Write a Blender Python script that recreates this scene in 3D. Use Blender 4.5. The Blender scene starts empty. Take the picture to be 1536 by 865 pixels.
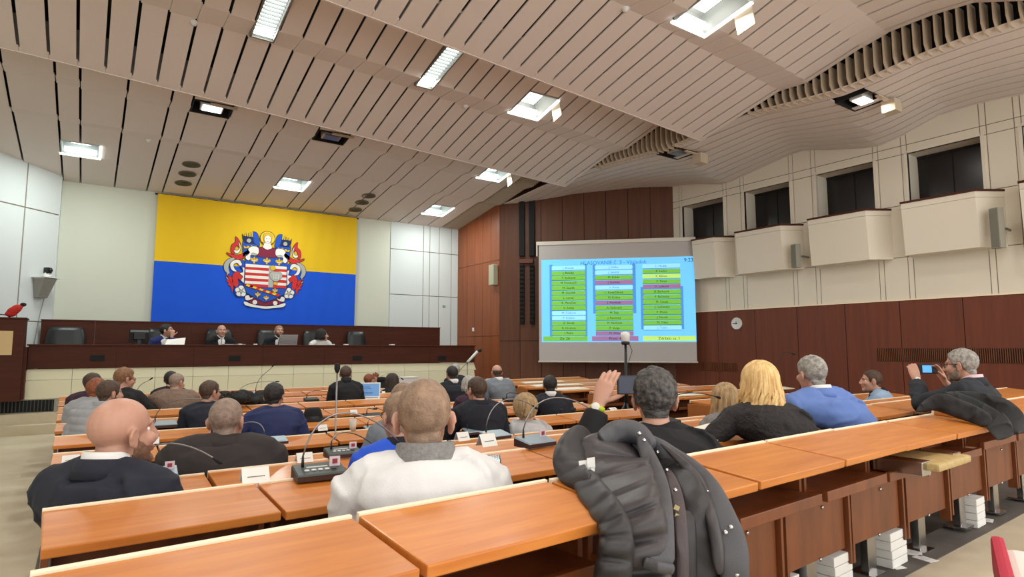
import bpy, bmesh, math, random
from math import sin, cos, tan, pi, sqrt, atan2, radians
from mathutils import Vector, Matrix, noise, Quaternion
random.seed(7)
SC = bpy.context.scene
COL = SC.collection
EZ = 1.44                                   # height of the eye above the front floor

# ------------------------------------------------------------------ camera, world, exposure
cam_d = bpy.data.cameras.new('camera'); cam = bpy.data.objects.new('camera', cam_d); COL.objects.link(cam)
cam_d.sensor_width = 36; cam_d.sensor_fit = 'HORIZONTAL'; cam_d.lens = 920 / 1536 * 36
cam_d.clip_start = .02; cam_d.clip_end = 100
PH = math.atan(89 / 920); TH = radians(34.6)
cam.location = (0, 0, EZ); cam.rotation_euler = (pi / 2 + PH, 0, -TH)
SC.camera = cam
SC.view_settings.view_transform = 'Standard'; SC.view_settings.look = 'None'
SC.view_settings.gamma = 1; SC.view_settings.use_curve_mapping = False
SC.view_settings.exposure = -0.06
SC.cycles.max_bounces = 7; SC.cycles.diffuse_bounces = 4; SC.cycles.glossy_bounces = 3
SC.cycles.sample_clamp_indirect = 4
SC.cycles.use_denoising = True
wd = bpy.data.worlds.new('world'); SC.world = wd; wd.use_nodes = True
wd.node_tree.nodes['Background'].inputs[0].default_value = (.96, .95, .93, 1)
wd.node_tree.nodes['Background'].inputs[1].default_value = 2.6
LAMP_COOL, LAMP_WARM = 58, 38               # watts of a ceiling fixture

# ------------------------------------------------------------------ from a pixel of the photo to a point at a known plane
def ray(x, y):
    dx = x - 768; up = 432.5 - y
    fh = 920 * cos(PH) - up * sin(PH)
    return Vector((fh * sin(TH) + dx * cos(TH), fh * cos(TH) - dx * sin(TH), 920 * sin(PH) + up * cos(PH)))
EYE = Vector((0, 0, EZ))
def atY(x, y, Y): r = ray(x, y); return EYE + r * (Y / r.y)
def atX(x, y, X): r = ray(x, y); return EYE + r * (X / r.x)
def atZ(x, y, Z): r = ray(x, y); return EYE + r * ((Z - EZ) / r.z)
def atD(x, y, d): return EYE + ray(x, y) * (d / 920)
def atP(x, y, p, n): r = ray(x, y); p = Vector(p) - EYE; n = Vector(n); return EYE + r * (p.dot(n) / r.dot(n))
def pix(p):
    X, Y, Z = p[0], p[1], p[2] - EZ
    fh = X * sin(TH) + Y * cos(TH); dx = X * cos(TH) - Y * sin(TH)
    f = fh * cos(PH) + Z * sin(PH); up = -fh * sin(PH) + Z * cos(PH)
    return (768 + 920 * dx / f, 432.5 - 920 * up / f, f)

# ------------------------------------------------------------------ materials
MATS = {}
def _n(nt, t, **kw):
    n = nt.nodes.new(t)
    for k, v in kw.items(): setattr(n, k, v)
    return n
def mat(name, col, rough=.6, metal=0., var=.0, vscale=(8, 8, 8), bump=0., bscale=60., emit=0., coat=0., sheen=0., col2=None, sss=0., alpha=1., spec=.5, trans=0., bdetail=3, rampw=None, rand=.0):
    if name in MATS: return MATS[name]
    m = bpy.data.materials.new(name); m.use_nodes = True; MATS[name] = m
    nt = m.node_tree; b = nt.nodes['Principled BSDF']
    def S(k, v):
        if k in b.inputs: b.inputs[k].default_value = v
    c = (*col, 1)
    S('Base Color', c); S('Roughness', rough); S('Metallic', metal); S('Coat Weight', coat); S('Coat Roughness', .12)
    S('Sheen Weight', sheen); S('Sheen Roughness', .5); S('Specular IOR Level', spec); S('Transmission Weight', trans); S('Alpha', alpha)
    if sss: S('Subsurface Weight', sss); S('Subsurface Radius', (.012, .005, .003)); S('Subsurface Scale', 1.)
    if emit: S('Emission Color', c); S('Emission Strength', emit)
    tc = _n(nt, 'ShaderNodeTexCoord')
    if var or col2:
        mp = _n(nt, 'ShaderNodeMapping'); mp.inputs['Scale'].default_value = vscale
        nt.links.new(tc.outputs['Object'], mp.inputs['Vector'])
        if rand:
            oi = _n(nt, 'ShaderNodeObjectInfo'); mu = _n(nt, 'ShaderNodeMath', operation='MULTIPLY'); mu.inputs[1].default_value = 37.
            nt.links.new(oi.outputs['Random'], mu.inputs[0]); nt.links.new(mu.outputs[0], mp.inputs['Location'])
        nz = _n(nt, 'ShaderNodeTexNoise'); nz.inputs['Scale'].default_value = 1; nz.inputs['Detail'].default_value = 5; nz.inputs['Roughness'].default_value = .6
        nt.links.new(mp.outputs[0], nz.inputs['Vector'])
        rp = _n(nt, 'ShaderNodeValToRGB')
        lo, hi = rampw or (.3, .7)
        rp.color_ramp.elements[0].position = lo; rp.color_ramp.elements[1].position = hi
        c2 = col2 or tuple(max(0, v * (1 - var)) for v in col)
        rp.color_ramp.elements[0].color = (*c2, 1); rp.color_ramp.elements[1].color = c
        nt.links.new(nz.outputs['Fac'], rp.inputs[0])
        out = rp.outputs[0]
        if rand:
            hs = _n(nt, 'ShaderNodeHueSaturation'); mr = _n(nt, 'ShaderNodeMapRange')
            mr.inputs['To Min'].default_value = 1 - rand; mr.inputs['To Max'].default_value = 1 + rand
            nt.links.new(oi.outputs['Random'], mr.inputs['Value']); nt.links.new(mr.outputs[0], hs.inputs['Value']); nt.links.new(out, hs.inputs['Color']); out = hs.outputs[0]
        nt.links.new(out, b.inputs['Base Color'])
        if emit: nt.links.new(out, b.inputs['Emission Color'])
    if bump:
        n2 = _n(nt, 'ShaderNodeTexNoise'); n2.inputs['Scale'].default_value = bscale; n2.inputs['Detail'].default_value = bdetail
        nt.links.new(tc.outputs['Object'], n2.inputs['Vector'])
        bp = _n(nt, 'ShaderNodeBump'); bp.inputs['Strength'].default_value = bump; bp.inputs['Distance'].default_value = .01
        nt.links.new(n2.outputs['Fac'], bp.inputs['Height']); nt.links.new(bp.outputs[0], b.inputs['Normal'])
    return m
def srgb(r, g, b):
    f = lambda v: (v / 255 / 12.92) if v / 255 <= .04045 else ((v / 255 + .055) / 1.055) ** 2.4
    return (f(r), f(g), f(b))
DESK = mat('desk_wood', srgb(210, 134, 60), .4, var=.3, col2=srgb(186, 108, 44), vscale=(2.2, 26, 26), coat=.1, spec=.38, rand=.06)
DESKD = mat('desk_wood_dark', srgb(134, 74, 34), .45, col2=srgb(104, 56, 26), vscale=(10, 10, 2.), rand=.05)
STRIP = mat('desk_edge_cream', srgb(246, 230, 200), .5)
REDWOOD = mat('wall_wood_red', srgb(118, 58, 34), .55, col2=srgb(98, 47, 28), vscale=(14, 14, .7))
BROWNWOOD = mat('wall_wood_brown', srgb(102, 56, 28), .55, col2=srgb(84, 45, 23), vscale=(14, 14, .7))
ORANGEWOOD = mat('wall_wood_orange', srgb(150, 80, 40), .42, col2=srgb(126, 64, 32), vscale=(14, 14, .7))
DAISWOOD = mat('dais_wood', srgb(80, 36, 18), .6, col2=srgb(64, 28, 14), vscale=(1.5, 20, 20), spec=.25)
CREAM = mat('wall_cream', srgb(228, 220, 203), .85, bump=.08, bscale=300)
WHITEW = mat('wall_white', srgb(208, 215, 214), .85)
BACKW = mat('wall_backdrop', srgb(208, 211, 196), .9)
SEAM = mat('seam_dark', srgb(138, 128, 112), .9)
CEIL = mat('ceiling_paint', srgb(230, 219, 211), .85, var=.08, vscale=(90, 90, 90), bump=.15, bscale=160)
VOID = mat('void_dark', srgb(26, 20, 18), .95)
FIN = mat('ceiling_fin', srgb(196, 180, 158), .85)
CARPET = mat('carpet_beige', srgb(208, 196, 170), .95, col2=srgb(188, 174, 148), vscale=(1.6, 1.6, 1.6), bump=.3, bscale=220)
FLOORG = mat('floor_shade_grey', srgb(96, 90, 84), .8, var=.2, vscale=(5, 5, 5), bump=.1, bscale=200)
CHROME = mat('chrome', srgb(190, 190, 190), .22, metal=1.)
STEEL = mat('steel', srgb(150, 150, 150), .35, metal=1.)
BLACK = mat('black_plastic', srgb(24, 24, 26), .45)
BLACKM = mat('black_matte', srgb(18, 18, 19), .8)
LEATHER = mat('black_leather', srgb(26, 30, 32), .38, bump=.1, bscale=90)
WHITEP = mat('white_plastic', srgb(225, 225, 222), .45)
PAPER = mat('paper', srgb(236, 235, 230), .8)
REDC = mat('red_cushion', srgb(140, 22, 34), .85, bump=.15, bscale=200)
GLOWC = mat('lamp_glow_cool', (.93, 1., .97), emit=3.6)
GLOWW = mat('lamp_glow_warm', (1., .96, .9), emit=4.2)
REFL = mat('lamp_reflector', (.42, .45, .44), .4)
DARKFR = mat('lamp_frame', srgb(120, 118, 112), .5)

# ------------------------------------------------------------------ mesh builder
class MB:
    def __init__(s): s.v = []; s.f = []; s.m = []; s.sm = []
    def add(s, vs, fs, mi=0, M=None, smooth=False):
        o = len(s.v)
        s.v += [tuple(M @ Vector(v)) if M else tuple(v) for v in vs]
        for f in fs: s.f.append([i + o for i in f]); s.m.append(mi); s.sm.append(smooth)
        return s
    def box(s, x0, x1, y0, y1, z0, z1, mi=0, M=None, b=0.):
        if b:
            bm = bmesh.new(); bmesh.ops.create_cube(bm, size=1)
            for v in bm.verts: v.co = ((x0 + x1) / 2 + v.co.x * (x1 - x0), (y0 + y1) / 2 + v.co.y * (y1 - y0), (z0 + z1) / 2 + v.co.z * (z1 - z0))
            bmesh.ops.bevel(bm, geom=bm.edges[:], offset=b, segments=2, affect='EDGES', profile=.6)
            s.bm(bm, mi, M); return s
        vs = [(x, y, z) for z in (z0, z1) for y in (y0, y1) for x in (x0, x1)]
        return s.add(vs, [(0, 2, 3, 1), (4, 5, 7, 6), (0, 1, 5, 4), (2, 6, 7, 3), (0, 4, 6, 2), (1, 3, 7, 5)], mi, M)
    def bm(s, bm, mi=0, M=None, smooth=False):
        bm.verts.index_update()
        s.add([v.co[:] for v in bm.verts], [[v.index for v in f.verts] for f in bm.faces], mi, M, smooth); bm.free(); return s
    def prism(s, poly, z0, z1, mi=0, M=None):
        n = len(poly); vs = [(x, y, z0) for x, y in poly] + [(x, y, z1) for x, y in poly]
        fs = [tuple(range(n))[::-1], tuple(range(n, 2 * n))] + [(i, (i + 1) % n, (i + 1) % n + n, i + n) for i in range(n)]
        return s.add(vs, fs, mi, M)
    def hexa(s, p, mi=0, M=None):      # eight corners, bottom ring then top ring
        return s.add(p, [(3, 2, 1, 0), (4, 5, 6, 7), (0, 1, 5, 4), (1, 2, 6, 5), (2, 3, 7, 6), (3, 0, 4, 7)], mi, M)
    def loft(s, rings, mi=0, M=None, cap=True, closed=True, smooth=True):
        n = len(rings[0]); vs = [p for r in rings for p in r]; fs = []
        for i in range(len(rings) - 1):
            for j in range(n if closed else n - 1):
                k = (j + 1) % n; fs.append((i * n + j, i * n + k, (i + 1) * n + k, (i + 1) * n + j))
        if cap and closed:
            fs.append(tuple(range(n))[::-1]); o = (len(rings) - 1) * n; fs.append(tuple(range(o, o + n)))
        return s.add(vs, fs, mi, M, smooth)
    def tube(s, pts, r, n=8, mi=0, M=None, cap=True, flat=None):
        pts = [Vector(p) for p in pts]; rr = r if isinstance(r, (list, tuple)) else [r] * len(pts)
        rings = []; up = None
        for i, p in enumerate(pts):
            t = (pts[min(i + 1, len(pts) - 1)] - pts[max(i - 1, 0)]).normalized()
            if up is None:
                up = Vector((0, 0, 1)) if abs(t.z) < .9 else Vector((1, 0, 0))
            a = (up - t * up.dot(t)).normalized(); c = t.cross(a); up = a
            k = flat if flat else 1.
            rings.append([tuple(p + (a * cos(2 * pi * j / n) * k + c * sin(2 * pi * j / n)) * rr[i]) for j in range(n)])
        return s.loft(rings, mi, M, cap)
    def lathe(s, prof, n=20, mi=0, M=None, cap=True):
        rings = [[(r * cos(2 * pi * j / n), r * sin(2 * pi * j / n), z) for j in range(n)] for r, z in prof]
        return s.loft(rings, mi, M, cap)
    def ell(s, c, r, n=16, m=10, mi=0, M=None, R=None):
        rings = []; c = Vector(c)
        for i in range(m + 1):
            a = -pi / 2 + pi * i / m; ra = max(cos(a), .02); 
            ring = []
            for j in range(n):
                p = Vector((r[0] * ra * cos(2 * pi * j / n), r[1] * ra * sin(2 * pi * j / n), r[2] * sin(a)))
                if R: p = R @ p
                ring.append(tuple(c + p))
            rings.append(ring)
        return s.loft(rings, mi, M)
    def mesh(s, name, mats):
        me = bpy.data.meshes.new(name); me.from_pydata(s.v, [], s.f)
        for m in (mats if isinstance(mats, (list, tuple)) else [mats]): me.materials.append(m)
        me.polygons.foreach_set('material_index', s.m); me.polygons.foreach_set('use_smooth', s.sm); me.update()
        return me
    def obj(s, name, mats, parent=None, loc=None):
        o = bpy.data.objects.new(name, s.mesh(name, mats)); COL.objects.link(o)
        if parent: o.parent = parent
        if loc: o.location = loc
        return o
def mobj(name, me, parent=None):
    o = bpy.data.objects.new(name, me); COL.objects.link(o)
    if parent: o.parent = parent
    return o
def tag(o, label, cat, group=None, kind=None):
    o['label'] = label; o['category'] = cat
    if group: o['group'] = group
    if kind: o['kind'] = kind
    return o
def thing(name, label, cat, loc=(0, 0, 0), rotz=0., group=None):
    o = bpy.data.objects.new(name, None); COL.objects.link(o); o.empty_display_size = .05
    o.location = loc; o.rotation_euler = (0, 0, rotz)
    return tag(o, label, cat, group)
def struct(o): o['kind'] = 'structure'; return o
KIDS = {}
def dup(root, loc, rotz=0., label=None, group=None):
    r = root.copy(); COL.objects.link(r); r.location = loc; r.rotation_euler = (0, 0, rotz)
    if label: r['label'] = label
    if group: r['group'] = group
    for ch in root.children:
        c = ch.copy(); COL.objects.link(c); c.parent = r
        for g in ch.children:
            d = g.copy(); COL.objects.link(d); d.parent = c
    return r
def lerp(a, b, t): return a + (b - a) * t
def interp(pts, x):
    if x <= pts[0][0]: return pts[0][1]
    for (a, b), (c, d) in zip(pts, pts[1:]):
        if x <= c: return b + (d - b) * (x - a) / (c - a)
    return pts[-1][1]
ORD = ['first', 'second', 'third', 'fourth', 'fifth', 'sixth', 'seventh', 'eighth', 'ninth', 'tenth', 'eleventh', 'twelfth', 'thirteenth', 'fourteenth', 'fifteenth', 'sixteenth', 'seventeenth', 'eighteenth']
# ================================================================== THE SETTING
S = 1.1556
YB = 15.6; XR = 11.98; XC = 8.82; YC2 = 13.37
HROW = [.40, .49, .60, .72, .715, .71, .705, .70, .70, .69, .69]
FLOORZ = [.30, .20, .10] + [0.] * 8
def yrow(k, X):
    if k == 0: return 1.432 + .066 * min(X, 3.2) + .03 * max(X - 3.2, 0)
    if k == 1: return 2.37 + .045 * X
    if k == 2: return 3.33 + .015 * X
    return 1.43 + .95 * k
# floor: raised terraces under the back three rows, front floor at zero
def edge(k, o=.07): return [(-5, yrow(k, 0) + o), (0, yrow(k, 0) + o), (3.2, yrow(k, 3.2) + o), (13, yrow(k, 13) + o)]
mb = MB()
for k in range(3):
    near = [(-5, -4), (13, -4)] if k == 0 else [(x, y - .03) for x, y in edge(k - 1)]
    mb.prism(near + edge(k)[::-1], -.3, FLOORZ[k])
mb.prism([(x, y - .03) for x, y in edge(2)] + [(13, 16), (-5, 16)], -.3, 0)
struct(mb.obj('floor', CARPET))
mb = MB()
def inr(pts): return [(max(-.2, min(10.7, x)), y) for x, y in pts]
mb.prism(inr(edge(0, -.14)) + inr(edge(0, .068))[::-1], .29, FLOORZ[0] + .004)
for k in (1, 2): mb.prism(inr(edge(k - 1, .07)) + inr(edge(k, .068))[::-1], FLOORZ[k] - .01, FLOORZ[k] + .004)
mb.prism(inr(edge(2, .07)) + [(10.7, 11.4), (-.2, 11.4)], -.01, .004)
struct(mb.obj('floor_desk_shade', FLOORG))  # shade of the desk rows on the carpet, painted as a grey sheet

def panel_wall(name, p0, p1, z0, z1, us, zs, m, seam, holes=(), gap=.012, th=.06, parent=None):
    """panels between vertical seams us and horizontal seams zs, on the line p0 -> p1, facing left of it"""
    p0 = Vector((*p0, 0)); p1 = Vector((*p1, 0)); L = (p1 - p0).length; d = (p1 - p0) / L; n = Vector((-d.y, d.x, 0))
    M = Matrix(((d.x, n.x, 0, p0.x), (d.y, n.y, 0, p0.y), (0, 0, 1, 0), (0, 0, 0, 1)))
    mb = MB(); U = sorted({0, L, *us}); Z = sorted({z0, z1, *zs})
    for a, b in zip(U, U[1:]):
        for c, e in zip(Z, Z[1:]):
            if any(h[0] - 1e-4 <= a and b <= h[1] + 1e-4 and h[2] - 1e-4 <= c and e <= h[3] + 1e-4 for h in holes): continue
            g = gap / 2
            mb.box(a + (g if a > 0 else 0), b - (g if b < L else 0), -th, 0, c + (g if c > z0 else 0), e - (g if e < z1 else 0), 0, M)
            mb.box(a, b, -th - .02, -.012, c, e, 1, M)
    return struct(mb.obj(name, [m, seam], parent)), M
# back wall: smooth backdrop left, white panels right
xa = atY(585, 400, YB).x
mb = MB(); mb.box(-1.5, xa, YB, YB + .15, 0, 5.4, 0)
struct(mb.obj('wall_back', BACKW))
panel_wall('wall_back_panels', (XC + .1, YB - .02), (xa, YB - .02), 0, 5.4, [.32, .72, 1.02, 1.22], [2.9, 4.15], WHITEW, SEAM, gap=.02)
# left wall at 45 degrees, with the edge that hides the corner of the backdrop
YL2 = 15.3
e1 = atY(83, 400, YL2)
panel_wall('wall_left', (e1.x, YL2), (e1.x - 4.2, YL2 - 4.2), 0, 5.6, [.72, 1.55, 2.5, 3.4, 4.6], [1.95, 4.12], WHITEW, SEAM, gap=.025)
mb = MB(); mb.box(e1.x - .03, e1.x + .01, YL2 + .01, YB, 0, 5.5, 0)
struct(mb.obj('wall_left_return', WHITEW))
mb = MB(); mb.box(e1.x - 4.4, e1.x - 4.15, -4, YL2 - 4.2, 0, 6, 0); struct(mb.obj('wall_left_side', WHITEW))
# return wall (orange wood), screen wall (dark wood, 45 degrees), right wall
def seams(L, step, off=0.): return [off + i * step for i in range(1, int(L / step) + 1) if off + i * step < L - .1]
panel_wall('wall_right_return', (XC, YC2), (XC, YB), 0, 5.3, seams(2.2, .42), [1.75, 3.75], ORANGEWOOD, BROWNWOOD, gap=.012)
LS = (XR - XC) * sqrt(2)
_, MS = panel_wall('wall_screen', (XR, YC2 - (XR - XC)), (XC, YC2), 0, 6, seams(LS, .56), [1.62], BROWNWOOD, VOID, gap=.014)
# right wall: wood dado, cream panels with five window openings
OPEN = [(9.93, 8.73), (8.18, 7.09), (6.52, 5.41), (4.83, 3.72), (3.17, 2.06)]
YW0 = YC2 - (XR - XC)
ZD, ZB0, ZB1, ZO = EZ + .84, EZ + 1.62, EZ + 2.56, EZ + 3.49
us, holes = [], []
for a, b in OPEN:
    us += [a + 2, b + 2]; holes.append((b + 2, a + 2, ZB0, ZO))
    us += [a + 2.09, b + 1.91]
panel_wall('wall_right', (XR, -2), (XR, YW0), ZD, 6, us, [ZB0, ZB1, ZO, ZO + .16], CREAM, SEAM, holes, gap=.014, th=.05)
panel_wall('wall_right_dado', (XR - .03, -2), (XR - .03, YW0), 0, ZD, seams(12, .97, .3), [], REDWOOD, VOID, gap=.012)
mb = MB(); mb.box(XR - .045, XR - .0, -2, YW0, ZD, ZD + .025, 0); struct(mb.obj('trim_1', STRIP))
for i, (a, b) in enumerate(OPEN):
    mb = MB()
    mb.box(XR - .01, XR + .55, a, a + .05, ZB0, ZO, 0); mb.box(XR - .01, XR + .55, b - .05, b, ZB0, ZO, 0)
    mb.box(XR - .01, XR + .55, b, a, ZO, ZO + .05, 0); mb.box(XR - .01, XR + .55, b, a, ZB0 - .05, ZB0, 0)
    w = struct(mb.obj('window_%d' % (i + 1), CREAM))
    g = MB(); g.box(XR + .42, XR + .45, b, a, ZB0, ZO, 0)
    for t in (.5,): g.box(XR + .41, XR + .455, lerp(b, a, t) - .008, lerp(b, a, t) + .008, ZB0, ZO, 1)
    g.box(XR + .40, XR + .46, b, a, ZO - .04, ZO, 1)
    g.obj('window_pane', [mat('dark_glass', srgb(20, 16, 15), .25), BLACKM], w)
# balconies under the openings
ZT, ZL = EZ + 2.50, EZ + 1.60
for i, (a, b) in enumerate(OPEN):
    if i == 0: a = 9.35
    t = thing('balcony_box', 'cream balcony box with dark wood cap below the %s dark wall opening from the screen' % ORD[i], 'balcony', (XR, (a + b) / 2, ZL), group='balcony boxes along the right wall')
    h = (a - b) / 2; xf = -.40
    def sec(z, x, ext=0): return [(-.002, h + .02, z), (x - ext, h - .02 + ext, z), (x - ext, -h - .0 - ext, z), (-.002, -h - .26 - ext, z)]
    m_ = MB(); m_.hexa(sec(0, xf + .06) + sec(ZT - ZL - .1, xf)); m_.hexa(sec(ZT - ZL - .095, xf) + sec(ZT - ZL, xf))
    m_.obj('front', CREAM, t)
    m_ = MB(); m_.hexa(sec(ZT - ZL + .001, xf, .015) + sec(ZT - ZL + .035, xf, .015)); m_.obj('cap', DAISWOOD, t)

# ------------------------------------------------------------------ ceiling
P_SH = [(-5.6, 3.8), (-4.6, 4.05), (-4.15, 4.25), (-3.7, 4.30), (-3.15, 4.30), (-2.8, 4.23), (-2.0, 4.02), (-1.55, 4.045), (-.6, 3.81), (0, 3.66)]
P_3 = [(.2, 4.22), (1.3, 3.945), (1.62, 3.965), (2.7, 3.775), (2.98, 3.80), (6.2, 3.46)]
def lip1(X): return 6.05 + .09 * X
def lip2(X): return 9.62 + .115 * max(X, -1)
def z3(X, Y):
    b = lip2(X); y1 = (YB - b)
    pts = P_3[:-1] + [(y1, 3.46)]
    return EZ + interp(pts, Y - b)
def zmain(X, Y):
    if Y < lip1(X) - 5.4: return EZ + interp(P_SH, Y - (lip1(X) - 5.4))
    if Y < lip1(X): return EZ + interp(P_SH, Y - lip1(X))
    if Y < lip2(X): return EZ + interp(P_SH, max(Y - lip2(X), -3.5))
    return z3(X, Y)
P_SIDE = [(0, 3.9), (2.0, 3.78), (2.5, 3.88), (3.1, 3.99), (3.7, 4.04), (4.24, 4.02), (4.95, 3.80), (5.35, 3.74), (6.2, 3.92), (6.7, 4.06), (7.0, 4.05), (7.9, 3.9), (8.66, 3.77), (9.4, 3.95), (10.07, 4.05), (11, 4.12), (12.5, 4.1), (14, 3.8)]
def zside(X, Y):
    w = min(1, max(0, (X - 8.85) / 3.1)); p = interp(P_SIDE, Y - .3 * (X - XR))
    return EZ + lerp(3.84 + .35 * (p - 3.92), p, w)
def hit_ceiling(x, y):
    r = ray(x, y).normalized(); t = 2.
    while t < 25:
        p = EYE + r * t
        z = zmain(p.x, p.y) if p.x < XC else zside(p.x, p.y)
        if p.z >= z: return p
        t += .01
    return EYE + r * 15
PIT = .30
FIX = []   # (kind, X0, X1, Y0, Y1)
def add_fix(kind, px, py, nx, ly, lit=True):
    p = hit_ceiling(px, py); base = 0. if p.x < XC else .02
    i0 = round((p.x - base) / PIT - nx / 2)
    x0 = base + i0 * PIT; FIX.append([kind, x0, x0 + nx * PIT, p.y - ly / 2, p.y + ly / 2, lit, p])
for a in [('square', 112, 222, 2, .62), ('spot', 330, 166, 2, .42), ('square', 430, 274, 2, .62), ('square', 652, 314, 2, .66), ('spot', 500, 207, 2, .42, False),
          ('strip', 404, 16, 1, 1.15), ('strip', 651, 97, 1, 1.15), ('square', 790, 155, 2, .62), ('square', 1060, 12, 2, .7), ('square', 748, 262, 2, .5), ('spot', 1288, 150, 2, .5), ('spot', 1022, 232, 2, .5, False)]:
    add_fix(*a)
for X, Y in ((.6, -.4), (3.6, -.6), (6.6, -.4), (2.4, 1.4), (-2.4, 8.2), (-2.1, 4.6), (-2.1, 1.0), (9.9, -.4)):   # unseen lamps added behind and beside the viewer for fill light
    i0 = round(X / PIT); FIX.append(['square', i0 * PIT, i0 * PIT + .6, Y - .31, Y + .31, True, None])
def plank(mb, x0, x1, ys, zf, w0, holes, fold):
    """one plank x0..x1 along the breakpoints ys; wide dark slot in flats, thin one in the fold bands"""
    ys = sorted(ys)
    for a, b in zip(ys, ys[1:]):
        if b - a < 1e-4: continue
        mid = (a + b) / 2; xm = (x0 + x1) / 2
        if any(h[1] < xm < h[2] and h[3] < mid < h[4] for h in holes): continue
        g = (.004 if fold(xm, mid) else w0) / 2
        A, B = x0 + g, x1 - g
        za0, za1, zb0, zb1 = zf(A, a), zf(B, a), zf(A, b), zf(B, b)
        mb.hexa([(A, a, za0), (B, a, za1), (B, b, zb1), (A, b, zb0), (A, a, za0 + .02), (B, a, za1 + .02), (B, b, zb1 + .02), (A, b, zb0 + .02)])
mb = MB()
nx0, nx1 = -16, round(8.7 / PIT)
for s_, lip in enumerate((lambda X: lip1(X) - 5.4, lip1, lip2)):
    for i in range(nx0, nx1 + 1):
        x0, x1 = i * PIT, min((i + 1) * PIT, XC); xm = (x0 + x1) / 2; L = lip(xm)
        hs = [h for h in FIX if h[1] < xm < h[2] and L - 4 < (h[3] + h[4]) / 2 < L]
        start = -3.5 if s_ == 2 else -5.4
        ys = [L + t for t, _ in P_SH if t >= start] + [L + start, L - .12] + [v for h in hs for v in h[3:5]]
        zf = lambda X, Y, L=lip: EZ + interp(P_SH, Y - L(X))
        plank(mb, x0, x1, ys, zf, .036, hs, lambda X, m, L=lip: (-2.0 < m - L(X) < -1.55) or m - L(X) > -.12 or -3.15 < m - L(X) < -2.8)
    # the closing board at the lip
    for i in range(nx0, nx1 + 1):
        x0, x1 = i * PIT, min((i + 1) * PIT, XC)
        mb.hexa([(x0, lip(x0) - .02, EZ + 3.66), (x1, lip(x1) - .02, EZ + 3.66), (x1, lip(x1), EZ + 3.66), (x0, lip(x0), EZ + 3.66)] + [(x0, lip(x0) - .02, EZ + 4.15), (x1, lip(x1) - .02, EZ + 4.15), (x1, lip(x1), EZ + 4.15), (x0, lip(x0), EZ + 4.15)])
X3 = 8.25
wid = []; x = -4.8; k_ = 0
while x < X3 - .05:
    w = (.6, .6, .3)[k_ % 3]; wid.append((x, min(x + w, X3))); x += w; k_ += 1
for a, b in wid:
    xm = (a + b) / 2; L = lip2(xm)
    cuts = sorted({a, b, *[v for h in FIX for v in (h[1], h[2]) if a + .01 < v < b - .01 and h[3] > L]})
    for c, d in zip(cuts, cuts[1:]):
        x2 = (c + d) / 2; hs = [h for h in FIX if h[1] < x2 < h[2] and h[3] > L - .2]
        ys = [L + t for t, _ in P_3[:-1]] + [YB] + [v for h in hs for v in h[3:5]]
        fold = lambda X, m: 1.3 < m - lip2(X) < 1.62 or 2.7 < m - lip2(X) < 2.98
        ww = [.034 if c == a else 0, .034 if d == b else 0]
        for p, q in zip(sorted(ys), sorted(ys)[1:]):
            if q - p < 1e-4: continue
            m_ = (p + q) / 2
            if any(h[3] < m_ < h[4] for h in hs): continue
            f_ = .2 if fold(x2, m_) else .5
            A, B = c + ww[0] * f_, d - ww[1] * f_
            mb.hexa([(A, p, z3(A, p)), (B, p, z3(B, p)), (B, q, z3(B, q)), (A, q, z3(A, q)), (A, p, z3(A, p) + .02), (B, p, z3(B, p) + .02), (B, q, z3(B, q) + .02), (A, q, z3(A, q) + .02)])
for i in range(11):
    x0 = 8.86 + .02 + i * PIT - .0; x1 = min(x0 + PIT, XR + .02); xm = (x0 + x1) / 2; yend = YC2 - (xm - XC) + .25
    hs = [h for h in FIX if h[1] < xm < h[2] and h[1] > XC - .3]
    ys = sorted({.0 + .25 * j for j in range(-12, 58) if .25 * j < yend} | {yend} | {v for h in hs for v in h[3:5]})
    plank(mb, x0, x1, ys, zside, .036, hs, lambda X, m: False)
struct(mb.obj('ceiling', CEIL))
# louvre fins that close the height step between the middle and the right-hand ceiling
mb = MB()
def fin(x0, x1, y, zb, zt):
    if zt - zb < .04: return
    c = min(.07, (zt - zb) * .4)
    for p in ([(x0, zt), (x0, zb + c * 1.6), (x0 + c, zb), (x1, zb), (x1, zt)],):
        n = len(p); vs = [(a, y, b) for a, b in p] + [(a, y + .022, b) for a, b in p]
        mb.add(vs, [tuple(range(n)), tuple(range(n, 2 * n))[::-1]] + [(i, i + n, (i + 1) % n + n, (i + 1) % n) for i in range(n)])
y = -1.
while y < 10.6:
    zt = zmain(XC - .01, y) + .03
    zb = zside(XC + .1, y) - .03
    if zb < zt - .03: fin(XC - .01, XC + .2, y, zb, zt)
    y += .125
y = 11.0
while y < YB - .1:
    fin(X3 + .01, XC, y, z3(X3, y) - .01, z3(X3, y) + .30); y += .075
struct(mb.obj('ceiling_fins', FIN))
mb = MB(); mb.box(-5.2, 13, -4, 16, EZ + 4.62, EZ + 4.7); mb.box(-5.25, -5.2, -4, 16, EZ + 3.3, EZ + 4.7); mb.box(-5.2, 13, 15.76, 15.8, EZ + 3.3, EZ + 4.7);  mb.box(12.9, 13, -4, 16, EZ + 3.3, EZ + 4.7); struct(mb.obj('ceiling_void', VOID))

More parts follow.
